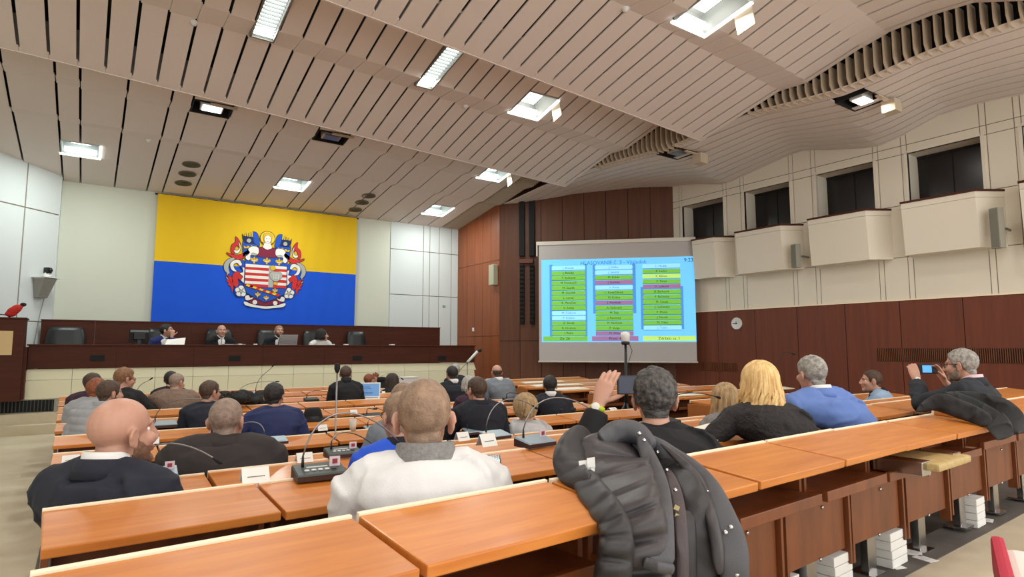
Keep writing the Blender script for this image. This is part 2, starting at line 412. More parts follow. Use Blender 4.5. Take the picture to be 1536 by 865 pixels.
# ------------------------------------------------------------------ ceiling fittings
def lamp(name, loc, w, col, sx, sy, spread=None):
    l = bpy.data.lights.new(name, 'AREA'); l.energy = w; l.color = col; l.shape = 'RECTANGLE'; l.size = sx; l.size_y = sy
    if spread: l.spread = spread
    o = bpy.data.objects.new(name, l); COL.objects.link(o); o.location = loc
    return o
FXLAB = ['square recessed ceiling light over the far left of the dais', 'lit spotlight in a dark ceiling hatch, left of the unlit one', 'square recessed ceiling light above the flag, between two trios of round vents',
         'square recessed ceiling light near the orange wood wall', 'unlit spotlight in a dark hatch above the flag', 'long bright louvred ceiling strip light at the top edge left of the middle',
         'long bright louvred ceiling strip light nearer the middle of the ceiling', 'square recessed ceiling light with open flap in the middle of the ceiling', 'large square recessed ceiling light at the top edge with open flap',
         'greenish square recessed ceiling light above the dark wood corner', 'lit spotlight with raised flap in the right hand ceiling', 'unlit spotlight with round casing in the right hand ceiling']
for i, (kind, x0, x1, y0, y1, lit, pp) in enumerate(FIX):
    xc, yc = (x0 + x1) / 2, (y0 + y1) / 2
    zf = (lambda X, Y: zmain(X, Y) if X < XC else zside(X, Y))
    zc = zf(xc, yc); dzx = 0.; sl = (zf(xc, y1 - .02) - zf(xc, y0 + .02)) / (y1 - y0 - .04)
    cool = yc > 10 or kind == 'strip'
    colr = (.93, 1., .96) if cool else (1., .95, .88)
    glow = GLOWC if cool else GLOWW
    lab = FXLAB[i] if i < len(FXLAB) else 'unseen ceiling fill light added above or behind the viewer, number %s of its row' % ORD[i - len(FXLAB)]
    t = thing({'square': 'ceiling_light', 'strip': 'strip_light', 'spot': 'spotlight'}[kind], lab, 'ceiling light', (xc, yc, zc), group='ceiling lights')
    R = Matrix.Rotation(math.atan(sl), 4, 'X')
    hx, hy = (x1 - x0) / 2, (y1 - y0) / 2
    def B(*a, mi=0): return MB().box(*a, mi, R)
    if kind == 'strip':
        m_ = MB()
        for a in ((-hx, hx, -hy, -hy + .025, -.02, .12), (-hx, hx, hy - .025, hy, -.02, .12), (-hx, -hx + .02, -hy, hy, -.02, .12), (hx - .02, hx, -hy, hy, -.02, .12)): m_.box(*a, 0, R)
        m_.obj('frame', DARKFR, t)
        MB().box(-hx + .03, hx - .03, -hy + .03, hy - .03, .05, .06, 0, R).obj('diffuser', GLOWC, t)
        m_ = MB()
        for j in range(1, 16): yy = lerp(-hy, hy, j / 16); m_.box(-hx + .03, hx - .03, yy - .004, yy + .004, -.005, .03, 0, R)
        m_.obj('louvre', REFL, t)
    elif kind == 'square':
        m_ = MB()
        for a in ((-hx, hx, -hy, -hy + .02, -.01, .26), (-hx, hx, hy - .02, hy, -.01, .26), (-hx, -hx + .02, -hy, hy, -.01, .26), (hx - .02, hx, -hy, hy, -.01, .26), (-hx, hx, -hy, hy, .25, .27)): m_.box(*a, 0, R)
        m_.obj('housing', REFL, t)
        MB().box(-hx + .05, hx - .05, hy - .09, hy - .05, .02, .10, 0, R).obj('tube', glow, t)
        MB().box(-hx * .5, hx * .5, -hy * .35, hy * .55, .16, .19, 0, R).obj('lamp', glow, t)
        m_ = MB()
        for a in ((-hx - .02, hx + .02, hy - .015, hy + .025, -.035, -.01), (hx - .015, hx + .025, -hy, hy, -.035, -.01)): m_.box(*a, 0, R)
        m_.obj('rim', mat('lamp_rim', (.95, 1, .97), .4, emit=2.6), t)
        if i in (7, 8, 9):
            MB().box(hx + .03, hx + .05, -hy * .9, -hy * .2, -.28, -.0, 0, R).obj('flap', FIN, t)
    else:
        m_ = MB()
        for a in ((-hx, hx, -hy, -hy + .02, -.005, .3), (-hx, hx, hy - .02, hy, -.005, .3), (-hx, -hx + .02, -hy, hy, -.005, .3), (hx - .02, hx, -hy, hy, -.005, .3), (-hx, hx, -hy, hy, .29, .31)): m_.box(*a, 0, R)
        m_.obj('hatch', BLACKM, t)
        m_ = MB(); m_.box(-.17, .17, -.1, .1, -.0, .16, 0, R, .015); h = m_.obj('lamp_head', FIN if not lit else WHITEP, t)
        MB().box(-.14, .14, -.115, .07, -.012, -.002, 0, R).obj('glass', glow if lit else STEEL, h)
        MB().box(-.05, hx + .06, -hy - .03, -hy + .03, -.03, -.008, 0, R).obj('bracket', FIN, t)
        if xc > XC:
            m_ = MB(); m_.box(hx - .02, hx + .2, -hy - .1, -hy + .1, -.2, 0, 0, R, .01); m_.obj('flap', FIN, t)
    if lit:
        w = {'square': LAMP_COOL, 'strip': LAMP_COOL, 'spot': 30}[kind] * (1. if cool else LAMP_WARM / LAMP_COOL)
        lamp('lamp_light', (xc, yc, zc - .06), w, colr, .5 if kind != 'strip' else .22, .5 if kind != 'strip' else 1.)
# round vents, two trios
for trio, (nm, pts) in enumerate((('left', [(287, 246), (281, 260), (275, 274)]), ('right', [(553, 293), (543, 303), (533, 314)]))):
    for j, (px, py) in enumerate(pts):
        p = hit_ceiling(px, py)
        t = thing('round_vent', '%s of three round ceiling vents, %s of the hanging crest' % (('farthest from the wall', 'middle', 'nearest the wall')[j], 'left' if trio == 0 else 'right'), 'vent', p, group='round ceiling vents')
        R = Matrix.Rotation(math.atan(-.1), 4, 'X')
        MB().lathe([(.165, .0), (.17, -.02), (.15, -.022), (.148, -.006), (.01, -.006)], 28, 0, R).obj('ring', mat('vent_ring', srgb(112, 108, 88), .6), t)
        m_ = MB()
        for q in range(6): r_ = .02 + q * .022; m_.lathe([(r_, -.009), (r_ + .012, -.016), (r_ + .014, -.008)], 24, 0, R, cap=False)
        m_.obj('grille', mat('vent_grille', srgb(98, 94, 76), .7), t)
# smoke detectors on the ceiling
for j, (px, py) in enumerate(((291, 32), (698, 158), (938, 12), (223, 209))):
    p = hit_ceiling(px, py)
    m_ = MB().lathe([(.05, 0), (.052, -.015), (.035, -.03), (.028, -.05), (.005, -.052)], 16)
    o = m_.obj('smoke_detector', WHITEP, None, p); tag(o, 'small white ceiling smoke detector, %s from the left' % ('second', 'third', 'rightmost, fourth', 'first')[j], 'smoke detector', 'smoke detectors')
# ================================================================== DAIS, FLAG, SCREEN
YD = 13.5
xl, xr = atY(43, 516, YD).x, atY(712, 518, YD).x
zt_, zm_, zb_ = EZ + .063, EZ - .36, EZ - .885
# stepped platform (setting)
mb = MB(); mb.box(-4, XC + .0, 13.05, 13.32, 0, .16); mb.box(-4, XC, 13.3, 13.6, 0, .33); mb.box(-4, XC, 13.55, YB, .0, .55)
struct(mb.obj('floor_platform', CARPET))
t = thing('platform_grille', 'dark slatted grille along the platform riser left of the dais front', 'grille', (0, 13.55, .33))
mb = MB(); mb.box(-2.15, 7.9, -.012, -.002, .01, .21); mb.obj('backing', BLACKM, t)
mb = MB(); x = -2.15
while x < 1.4: mb.box(x, x + .012, -.03, -.005, .01, .21); x += .05
mb.obj('slats', mat('grille_grey', srgb(70, 74, 70), .5, .4), t)
for i, x in enumerate((-1.7, -.42)):
    MB().box(x, x + .07, -.04, 0, 0, .22).obj('post', mat('post_grey', srgb(150, 150, 138), .5), t)
# long counter of the dais
t = thing('dais_counter', 'long dark wood dais counter with pale lower base facing the rows', 'counter', ((xl + xr) / 2, YD, .55))
hw = (xr - xl) / 2
mb = MB(); n_ = 7
for i in range(n_): a, b = lerp(-hw, hw, i / n_), lerp(-hw, hw, (i + 1) / n_); mb.box(a + .002, b - .002, 0, .05, zm_ - .55, zt_ - .57)
mb.box(-hw, -hw + .05, .05, .75, 0, zt_ - .57); mb.box(hw - .05, hw, .05, .75, 0, zt_ - .57); mb.obj('front_panel', DAISWOOD, t)
mb = MB(); mb.box(-hw - .02, hw + .02, -.03, .8, zt_ - .575, zt_ - .55, 0, None, .005); mb.obj('counter_top', DAISWOOD, t)
zs_ = zb_ + (zm_ - zb_) * .62 - .55
mb = MB(); z0_ = zb_ - .55
BASEC = mat('dais_base_cream', srgb(228, 224, 194), .7)
n_ = 14
for i in range(n_):
    a, b = lerp(-hw, hw, i / n_), lerp(-hw, hw, (i + 1) / n_)
    for lo, hi, y0, y1 in ((z0_, zs_, .02, -.0), (zs_ + .004, zm_ - .56, .0, .03)):
        ea = -.06 * (1 if i == 0 else 0) ; eb = .06 * (1 if i == n_ - 1 else 0)
        mb.hexa([(a + .003 + ea, y0 + .02, lo), (b - .003 + eb, y0 + .02, lo), (b - .003 + eb, y0 + .1, lo), (a + .003 + ea, y0 + .1, lo), (a + .003, y1 + .02, hi), (b - .003, y1 + .02, hi), (b - .003, y1 + .1, hi), (a + .003, y1 + .1, hi)])
mb.obj('base', BASEC, t)
for i, px in enumerate((146, 352, 536, 663)):
    c = atY(px, 537, YD); 
    m_ = MB(); m_.box(c.x - (xl + xr) / 2 - .11, c.x - (xl + xr) / 2 + .11, -.008, .004, c.z - .55 - .055, c.z - .55 + .055); 
    for q in range(4): m_.box(c.x - (xl + xr) / 2 - .1, c.x - (xl + xr) / 2 + .1, -.014, -.006, c.z - .6 + q * .025 + .004, c.z - .6 + q * .025 + .014)
    m_.obj('speaker_grille', BLACKM, t)
# back panel behind the chairs
xbl, xbr = atY(62, 480, 15.0).x, atY(660, 494, 15.0).x
t = thing('dais_back_panel', 'long low dark wood panel wall behind the dais chairs', 'panel', ((xbl + xbr) / 2, 15.0, .55))
hb = (xbr - xbl) / 2; ztop = EZ + .535 - .55
mb = MB()
for i in range(10): a, b = lerp(-hb, hb, i / 10), lerp(-hb, hb, (i + 1) / 10); mb.box(a + .001, b - .001, 0, .05, 0, ztop)
mb.obj('boards', DAISWOOD, t); MB().box(-hb - .01, hb + .01, -.01, .06, ztop, ztop + .02).obj('cap', DAISWOOD, t)

# lectern at the far left, cut by the picture edge
pl = atY(38, 480, 13.2); ptop = atY(20, 478, 13.2).z
t = thing('lectern', 'tall dark wood lectern at the far left edge beside the dais', 'lectern', (pl.x - .6, 13.2, .55))
mb = MB(); H_ = ptop - .55
mb.box(-.50, .60, 0, .05, 0, H_, 0, None, .004); mb.box(.555, .60, .05, .5, 0, H_); mb.box(-.50, -.455, .05, .5, 0, H_); mb.obj('body', DAISWOOD, t)
mb = MB(); mb.box(-.52, .62, -.03, .52, H_, H_ + .025, 0, None, .004); mb.obj('top', DAISWOOD, t)
mb = MB(); mb.box(.60, .645, .1, .5, .02, H_ * .66); mb.obj('side_board', DAISWOOD, t)
c = atY(6, 514, 13.2)
mb = MB(); mb.box(-.36, c.x + .11 - (pl.x - .6), -.012, 0, c.z - .55 - .2, c.z - .55 + .2); mb.obj('plaque', mat('plaque_cream', srgb(206, 176, 124), .5), t)
t = thing('lectern_microphone', 'gooseneck microphone with red foam windscreen on top of the lectern', 'microphone', (atY(14, 474, 13.35).x - .03, 13.35, ptop + .025))
MB().tube([(-.2, 0, 0), (-.2, 0, .02), (-.1, -.02, .05), (.02, -.03, .04)], .008, 8).obj('gooseneck', BLACK, t)
mb = MB(); mb.tube([(.0, -.03, .03), (.06, -.03, .09), (.14, -.03, .17), (.20, -.03, .21)], [.045, .075, .065, .02], 12); mb.ell((.05, -.05, .06), (.08, .05, .05)); mb.obj('windscreen', mat('red_foam', srgb(186, 40, 34), .9, bump=.4, bscale=90), t)
MB().ell((.205, -.03, .225), (.045, .035, .035)).obj('tip', BLACKM, t)
# side step block at the right end of the dais
mb = MB()
for i in range(3): mb.box(xr + .12, XC - .02, 13.0 + i * .3, 14.1, .0, .2 * (i + 1))
struct(mb.obj('floor_side_steps', BASEC))

# ---------------------------------------------------------------- flag with the coat of arms
YF = YB - .06
fa, fb = atY(237, 288, YF), atY(535, 325, YF)
fx0, fx1, fz1 = fa.x, fb.x, EZ + 3.42
fz0 = atY(232, 488, YF).z - .12
fzm = (atY(237, 392, YF).z + atY(530, 411, YF).z) / 2
FY = mat('flag_yellow', srgb(232, 190, 18), .8, bump=.05, bscale=200); FB = mat('flag_blue', srgb(0, 84, 216), .8, bump=.05, bscale=200)
def fwave(x, z): return YF - .03 - .008 * sin(x * 7 + 1.3 * z) * (.3 + .7 * max(0, (fz1 - z) / (fz1 - fz0))) - .006 * sin(x * 17 - z * 2)
t = thing('flag', 'large yellow and blue flag hanging on the back wall above the dais', 'flag', ((fx0 + fx1) / 2, YF, fz1))
def fsheet(za, zb, m, nm):
    nx, nz = 70, 12; vs = []; fs = []
    for s_ in (0, .012):
        for j in range(nz + 1):
            for i in range(nx + 1):
                x = lerp(fx0, fx1, i / nx); z = lerp(za, zb, j / nz); vs.append((x - (fx0 + fx1) / 2, fwave(x, z) + s_ - YF, z - fz1))
    o = (nx + 1) * (nz + 1)
    for j in range(nz):
        for i in range(nx):
            a = j * (nx + 1) + i; fs.append((a, a + 1, a + nx + 2, a + nx + 1)); fs.append((a + o, a + nx + 1 + o, a + nx + 2 + o, a + 1 + o))
    MB().add(vs, fs, 0, None, True).obj(nm, m, t)
fsheet(fzm, fz1, FY, 'yellow_field'); fsheet(fz0, fzm, FB, 'blue_field')
MB().tube([(-(fx1 - fx0) / 2 - .05, .0, .0), ((fx1 - fx0) / 2 + .05, 0, 0)], .02, 8).obj('rod', DAISWOOD, t)
# crest: built in its own units, x to the right, y up, about 1 unit tall, thin layered cloth applique
CR = [mat('crest_' + n, srgb(*c), .75) for n, c in (('white', (236, 234, 226)), ('red', (206, 44, 44)), ('blue', (22, 82, 190)), ('navy', (20, 34, 84)), ('gold', (222, 178, 46)), ('outline', (40, 26, 40)), ('wine', (128, 24, 58)), ('grey', (176, 178, 172)), ('skin', (232, 206, 180)), ('yellow', (236, 200, 40)))]
W_, R_, B_, N_, G_, K_, M_, A_, SK, Y_ = range(10)
cm = MB()
def shp(pts, mi, layer, out=.006):
    def put(q, m, ly):
        y0 = -.004 * ly - .002; n = len(q)
        cm.add([(x, y0, z) for x, z in q] + [(x, y0 + .004, z) for x, z in q], [tuple(range(n)), *[(i, i + n, (i + 1) % n + n, (i + 1) % n) for i in range(n)]], m)
    if out:
        cx = sum(p[0] for p in pts) / len(pts); cz = sum(p[1] for p in pts) / len(pts)
        q = []
        n = len(pts); ar = sum(pts[i][0] * pts[(i + 1) % n][1] - pts[(i + 1) % n][0] * pts[i][1] for i in range(n)); sg = 1 if ar > 0 else -1
        for i, p in enumerate(pts):
            a = Vector(pts[i - 1]); b = Vector(pts[(i + 1) % n]); d = (b - a); nn = Vector((d.y, -d.x)) * sg
            nn = nn.normalized() if nn.length > 1e-6 else Vector((0, 0)); q.append((p[0] + nn.x * out, p[1] + nn.y * out))
        put(q, K_, layer)
    put(pts, mi, layer + 1)
def circ(x, z, r, n=16, rz=None): return [(x + r * cos(2 * pi * i / n), z + (rz or r) * sin(2 * pi * i / n)) for i in range(n)]
def spl(pts, n=6, closed=True):
    P = [Vector(p) for p in pts]; o = []; N = len(P)
    for i in range(N if closed else N - 1):
        a, b, c, d = P[i - 1], P[i], P[(i + 1) % N], P[(i + 2) % N]
        for k in range(n):
            u = k / n; o.append(tuple(.5 * ((2 * b) + (c - a) * u + (2 * a - 5 * b + 4 * c - d) * u * u + (3 * b - a - 3 * c + d) * u ** 3)))
    return o
def both(pts, mi, layer, out=.006):
    shp(pts, mi, layer, out); shp([(-x, z) for x, z in pts][::-1], mi, layer, out)
# mantling: scrolls of red and white around both sides
both(spl([(.20, .235), (.27, .20), (.33, .15), (.42, .14), (.50, .16), (.45, .115), (.36, .085), (.29, .11), (.23, .16)]), R_, 1)
both(spl([(.33, .26), (.36, .34), (.40, .38), (.40, .31), (.44, .27), (.45, .20), (.43, .15), (.40, .17), (.405, .23), (.38, .27), (.36, .25)]), R_, 2)
both(spl([(.345, .19), (.335, .26), (.36, .31), (.345, .24), (.37, .20), (.41, .20), (.40, .17), (.37, .165)]), W_, 3)
both(spl([(.40, .10), (.47, .08), (.52, .02), (.52, -.06), (.48, -.12), (.49, -.17), (.44, -.21), (.415, -.26), (.45, -.20), (.475, -.13), (.455, -.10), (.47, -.04), (.46, .02), (.42, .055)]), A_, 1)
both(spl([(.31, .02), (.34, .07), (.40, .07), (.45, .02), (.43, -.06), (.37, -.08), (.40, -.04), (.41, .01), (.37, .035), (.33, .0)]), W_, 2)
both(spl([(.28, .05), (.31, .08), (.33, .01), (.30, -.04), (.25, -.03)]), B_, 1)
both(spl([(.34, -.08), (.40, -.10), (.42, -.20), (.38, -.28), (.34, -.25), (.35, -.17), (.30, -.20), (.28, -.13)]), R_, 1)
both([(.43, -.15), (.50, -.13), (.46, -.19), (.49, -.20), (.455, -.24), (.47, -.26), (.43, -.28), (.415, -.36), (.40, -.28), (.41, -.2)], R_, 1)
both(spl([(.26, -.04), (.30, -.02), (.29, -.08), (.33, -.10), (.29, -.14), (.31, -.19), (.27, -.23), (.24, -.25), (.235, -.12)]), W_, 3)
both(circ(.305, -.335, .082), B_, 1, .008); 
for k in range(5):
    a = pi / 2 + k * 2 * pi / 5
    both(circ(.305 + .043 * cos(a), -.335 + .043 * sin(a), .032, 12), W_, 3, .003)
both(circ(.305, -.335, .02, 10), A_, 5, .003)
both(spl([(.21, -.385), (.25, -.40), (.24, -.45), (.18, -.44), (.15, -.41), (.19, -.42)]), W_, 3)
shp(spl([(-.24, -.40), (-.12, -.42), (-.04, -.46), (.04, -.46), (.12, -.42), (.24, -.40), (.19, -.48), (.08, -.50), (0, -.52), (-.08, -.50), (-.19, -.48)]), M_, 2)
shp(spl([(-.26, -.47), (-.15, -.505), (0, -.525), (.15, -.505), (.26, -.47), (.24, -.52), (.10, -.545), (0, -.555), (-.10, -.545), (-.24, -.52)]), W_, 4, .004)
both(circ(.13, -.475, .03, 10), W_, 5, .003)
# wings and bird-crest helmets either side of the angel
both([(.10, .27), (.30, .12), (.31, .30), (.29, .40), (.24, .36), (.12, .36)], B_, 1)
both(spl([(.10, .30), (.12, .42), (.15, .465), (.20, .46), (.19, .36), (.13, .29)]), B_, 2)
both([(.17, .31), (.28, .31), (.31, .36), (.32, .43), (.29, .38), (.28, .44), (.25, .40), (.24, .45), (.215, .40), (.20, .46), (.185, .38)], N_, 3, .004)
for k in range(4): both([(.19 + k * .028, .40), (.205 + k * .028, .40), (.21 + k * .026, .47 - .012 * k), (.195 + k * .026, .47 - .012 * k)], Y_, 5, .002)
both(circ(.235, .345, .028, 10), A_, 5, .003)
both([(.13, .255), (.29, .235), (.30, .27), (.265, .255), (.245, .28), (.22, .26), (.20, .29), (.17, .265), (.14, .29)], G_, 5, .004)
# shield
shp([(-.27, .15), (.27, .15), (.27, -.27), (.24, -.35), (.12, -.42), (0, -.47), (-.12, -.42), (-.24, -.35), (-.27, -.27)], B_, 4, .008)
for k in range(8): shp([(-.265, .03 - k * .0375), (.265, .03 - k * .0375), (.265, -.0075 - k * .0375), (-.265, -.0075 - k * .0375)], (W_, R_)[k % 2], 6, 0)
shp([(-.265, -.262), (-.245, -.235), (.19, -.355), (.16, -.385)], R_, 6, .004)
for k in range(5):
    u, v = k / 5, (k + .55) / 5
    shp([(lerp(-.255, .16, u), lerp(-.262, -.38, u)), (lerp(-.255, .16, v), lerp(-.262, -.38, v)), (lerp(-.24, .185, v), lerp(-.238, -.357, v)), (lerp(-.24, .185, u), lerp(-.238, -.357, u))], Y_, 8, 0)
def fleur(x, z, s):
    shp(spl([(x, z + .05 * s), (x + .014 * s, z + .02 * s), (x + .008 * s, z), (x + .012 * s, z - .045 * s), (x, z - .05 * s), (x - .012 * s, z - .045 * s), (x - .008 * s, z), (x - .014 * s, z + .02 * s)], 3), G_, 8, .003)
    for q in (1, -1): shp(spl([(x + q * .01 * s, z - .005 * s), (x + q * .025 * s, z + .025 * s), (x + q * .05 * s, z + .015 * s), (x + q * .045 * s, z - .015 * s), (x + q * .035 * s, z + .0 * s), (x + q * .02 * s, z - .02 * s)], 3), G_, 8, .003)
    shp([(x - .035 * s, z - .01 * s), (x + .035 * s, z - .01 * s), (x + .035 * s, z - .02 * s), (x - .035 * s, z - .02 * s)], W_, 9, 0)
for x in (-.16, 0, .16): fleur(x, .09, .95)
for x, z in ((-.10, -.37), (.01, -.41), (.12, -.305)): fleur(x, z, .7)
shp([(.03, .03), (.09, .03), (.09, -.265), (.03, -.265)], A_, 7, 0); 
shp(spl([(.04, -.08), (.10, -.05), (.19, -.06), (.20, -.12), (.14, -.18), (.07, -.16)]), A_, 9, .003); shp(circ(.08, .0, .035, 10), G_, 9, .003); shp(circ(.12, -.21, .03, 10, .02), G_, 9, .003)
for k in range(4): shp([(.08 + k * .026, -.075), (.086 + k * .026, -.075), (.10 + k * .02, -.15), (.094 + k * .02, -.15)], W_, 11, 0)
# angel
shp(circ(0, .40, .10, 22), K_, 3, 0); shp(circ(0, .40, .092, 22), Y_, 4, 0)
shp(spl([(-.13, .25), (-.06, .275), (.06, .275), (.13, .25), (.15, .19), (.12, .145), (-.12, .145), (-.15, .19)]), M_, 6)
shp([(-.035, .34), (.035, .34), (.06, .27), (.0, .24), (-.06, .27)], W_, 8, .003)
shp(spl([(-.055, .41), (-.05, .45), (0, .47), (.05, .45), (.055, .41), (.05, .36), (.07, .33), (.05, .34), (-.05, .34), (-.07, .33), (-.05, .36)]), G_, 7, .003)
shp(circ(0, .385, .042, 16, .055), W_, 9, .004); both(circ(.016, .392, .007, 8, .004), K_, 11, 0); shp([(-.012, .358), (.012, .358), (.008, .352), (-.008, .352)], R_, 11, 0)
both(spl([(.12, .26), (.19, .27), (.24, .23), (.22, .18), (.27, .12), (.24, .08), (.21, .10), (.21, .15), (.15, .15), (.11, .19)]), W_, 7)
both(spl([(.13, .17), (.18, .185), (.20, .16), (.15, .15)], 3), A_, 9, .003)
ca, cb = atY(397, 345, YF), atY(398, 462, YF)
sc_ = (ca.z - cb.z) / 1.06; cc = (ca + cb) / 2
cm.v = [(x * sc_, y - .035, z * sc_ - .0) for x, y, z in cm.v]
o = cm.obj('coat_of_arms', CR, t); o.location = (cc.x + .02 - (fx0 + fx1) / 2, 0, cc.z + .03 - fz1)
o['label'] = 'city crest with angel, striped shield and red and white mantling'

# ---------------------------------------------------------------- projection screen on the diagonal wall
NW = Vector((-1, -1, 0)) / sqrt(2); UW = Vector((1, -1, 0)) / sqrt(2); PW = Vector((XC, YC2, 0))
OFFS = .78
def onscreen(x, y, off=OFFS): return atP(x, y, PW + NW * off, NW)
c00, c01, c10, c11 = onscreen(811, 542), onscreen(806, 366), onscreen(1046, 543), onscreen(1040, 357)
ux = lambda p: (p - PW).dot(UW)
u0, u1 = (ux(c00) + ux(c01)) / 2, (ux(c10) + ux(c11)) / 2; v0, v1 = (c00.z + c10.z) / 2, (c01.z + c11.z) / 2
SW, SH = u1 - u0, v1 - v0
org = PW + NW * OFFS + UW * u0
t = thing('projection_screen', 'wide projection screen showing the voting result table on the dark wood wall', 'screen', (org.x, org.y, v0))
t.rotation_euler = (0, 0, -pi / 4)
SCRM = mat('screen_fabric', srgb(186, 182, 180), .9)
MB().box(0, SW, -.004, .004, 0, SH - .03).obj('fabric', SCRM, t)
mb = MB(); mb.box(-.06, SW + .04, -.03, .12, SH - .05, SH + .04, 0, None, .006); mb.box(-.06, -.03, -.02, .16, SH - .32, SH - .02); mb.obj('casing', mat('casing_cream', srgb(214, 208, 196), .5), t)
MB().tube([(-.02, 0, 0), (SW + .02, 0, 0)], .02, 10).obj('bottom_bar', mat('casing_cream', srgb(214, 208, 196), .5), t)
def uv(x, y): p = onscreen(x, y); return (p - org).dot(UW), p.z - v0
a, b, c, d = uv(813, 513), uv(1045, 513), uv(812, 392), uv(1041, 382)
iu0, iu1, iv0, iv1 = (a[0] + c[0]) / 2, (b[0] + d[0]) / 2, (a[1] + b[1]) / 2, (c[1] + d[1]) / 2
pm = MB()
def em(n, c, e): return mat('projected_' + n, c, 1., emit=e)
PMATS = [em('sky', srgb(104, 184, 238), .9), em('green', srgb(116, 184, 66), .68), em('mauve', srgb(150, 110, 150), .7), em('pale', srgb(140, 206, 248), .9), em('bar', srgb(74, 136, 200), .8), em('lime', srgb(176, 216, 110), .8), em('ink', srgb(20, 40, 30), .3), em('blue_ink', srgb(56, 112, 200), .7), em('line', srgb(60, 120, 120), .5)]
iw, ih = iu1 - iu0, iv1 - iv0
def R(x0, x1, y0, y1, m, l=0): pm.box(iu0 + iw * x0, iu0 + iw * x1, -.006 - .0012 * l, -.005 - .0012 * l, iv0 + ih * (1 - y1), iv0 + ih * (1 - y0), m)
R(0, 1, 0, 1, 0)
texts = []
def T(s, x, y, h, m, al='CENTER', bold=False): texts.append((s, x, y, h, m, al))
T('HLASOVANIE č. 3 - Výsledok', .48, .052, .045, 7); T('9:23', .965, .045, .045, 6)
G, Mv, P0 = 1, 2, 3
c1 = [('J. Rusnák', P0), ('J. Balaška', G), ('T. Bednárik', G), ('M. Frankovič', G), ('M. Gazdík', G), ('M. Gombík', G), ('L. Lörinc', G), ('R. Mareček', G), ('V. Šoltés', G), ('M. Tóthová', P0), ('P. Krajčír', P0), ('Z. Slovák', G), ('R. Hrušova', G), ('I. Petro', G)]
c2 = [('J. Halko', P0), ('J. Jakubík', P0), ('M. Kuhár', G), ('J. Karman', Mv), ('V. Kosa', P0), ('L. Kovalčíková', G), ('M. Krížna', G), ('J. Petránek', Mv), ('A. Sadovská', G), ('M. Šaly', G), ('J. Rovinský', G), ('M. Vančová', G), ('P. Varga', G), ('M. Weis', Mv)]
c3 = [('L. Hudák', P0), ('R. Lacko', G), ('K. Klinec', 5), ('F. Ténai', G), ('D. Lešková', Mv), ('B. Barbierik', G), ('P. Bačinský', G), ('M. Cibula', G), ('L. Lučanská', G), ('P. Mazúr', G), ('J. Novák', G), ('M. Titko', G), ('J. Tutko', P0)]
R(.055, .075, .06, .96, 4, 1); R(.29, .305, .06, .96, 4, 1)
R(.345, .365, .07, .66, 4, 1); R(.60, .625, .07, .66, 4, 1); R(.655, .675, .35, .85, 4, 1); R(.905, .925, .35, .85, 4, 1); R(.655, .675, .06, .3, 0, 1)
def column(rows, x0, x1, y0, dy):
    for i, (s, m) in enumerate(rows):
        R(x0, x1, y0 + i * dy + .006, y0 + (i + 1) * dy - .006, m, 2); R(x0, x1, y0 + (i + 1) * dy - .006, y0 + (i + 1) * dy + .001, 8 if m == G else 4, 2)
        T(s, (x0 + x1) / 2, y0 + (i + .5) * dy, .026, 6 if m in (G, Mv, 5) else 7)
column(c1, .07, .295, .075, .0605); column(c2, .36, .605, .078, .0605); column(c3, .67, .91, .076, .0605)
R(.01, .305, .93, .985, 1, 2); T('Za: 26', .155, .957, .034, 6); R(.335, .635, .93, .985, 2, 2); T('Proti: 4', .485, .957, .034, 6); R(.665, .995, .93, .985, 5, 2); T('Zdržalo sa: 1', .83, .957, .034, 6)
TMPS = bpy.data.scenes.new('tmp')
TMPS.view_layers[0].update()
def evaluated_mesh(ob):
    vl = TMPS.view_layers[0]
    with bpy.context.temp_override(scene=TMPS, view_layer=vl):
        dg = bpy.context.evaluated_depsgraph_get(); return bpy.data.meshes.new_from_object(ob.evaluated_get(dg))
def text_mesh(s, h, al='CENTER'):
    cu = bpy.data.curves.new('t', 'FONT'); cu.body = s; cu.size = h * 1.4; cu.align_x = al; cu.align_y = 'CENTER'; cu.resolution_u = 2
    ob = bpy.data.objects.new('t', cu); TMPS.collection.objects.link(ob)
    me = evaluated_mesh(ob); v = [x.co[:] for x in me.vertices]; f = [tuple(p.vertices) for p in me.polygons]
    bpy.data.objects.remove(ob); bpy.data.curves.remove(cu); bpy.data.meshes.remove(me)
    return v, f
for s, x, y, h, m, al in texts:
    v, f = text_mesh(s, h * ih, al)
    pm.add([(iu0 + iw * x + p[0], -.0095, iv0 + ih * (1 - y) + p[1]) for p in v], f, m)
pm.obj('projected_image', PMATS, t)

# ---------------------------------------------------------------- things on the walls
def onwall_s(x, y, off=.05): return atP(x, y, PW + NW * off, NW)
for i, px in enumerate((784, 799)):
    a, b = onwall_s(px, 302), onwall_s(px, 384); c, d = onwall_s(px - 1, 397), onwall_s(px - 1, 486)
    t = thing('column_speaker', 'black vertical column loudspeaker on dark wood wall, %s of two beside the screen' % ('left' if i == 0 else 'right'), 'loudspeaker', (c.x, c.y, d.z), -pi / 4, group='column loudspeakers')
    z0 = d.z
    mb = MB(); mb.box(-.07, .07, -.05, .06, b.z - z0, a.z - z0, 0, None, .01); mb.obj('upper_box', BLACKM, t)
    mb = MB(); mb.box(-.06, .06, -.02, .06, 0, c.z - z0, 0, None, .02); mb.obj('lower_box', BLACKM, t)
    n_ = 14
    for q in range(n_): zz = lerp(.05, c.z - z0 - .05, q / (n_ - 1)); MB().hexa([(-.055, -.025, zz - .02), (.055, -.025, zz - .02), (.055, -.02, zz - .01), (-.055, -.02, zz - .01), (-.055, -.06, zz + .02), (.055, -.06, zz + .02), (.055, -.02, zz + .03), (-.055, -.02, zz + .03)]).obj('louvre', BLACK, t)
a, b = onwall_s(779, 392), onwall_s(800, 392)
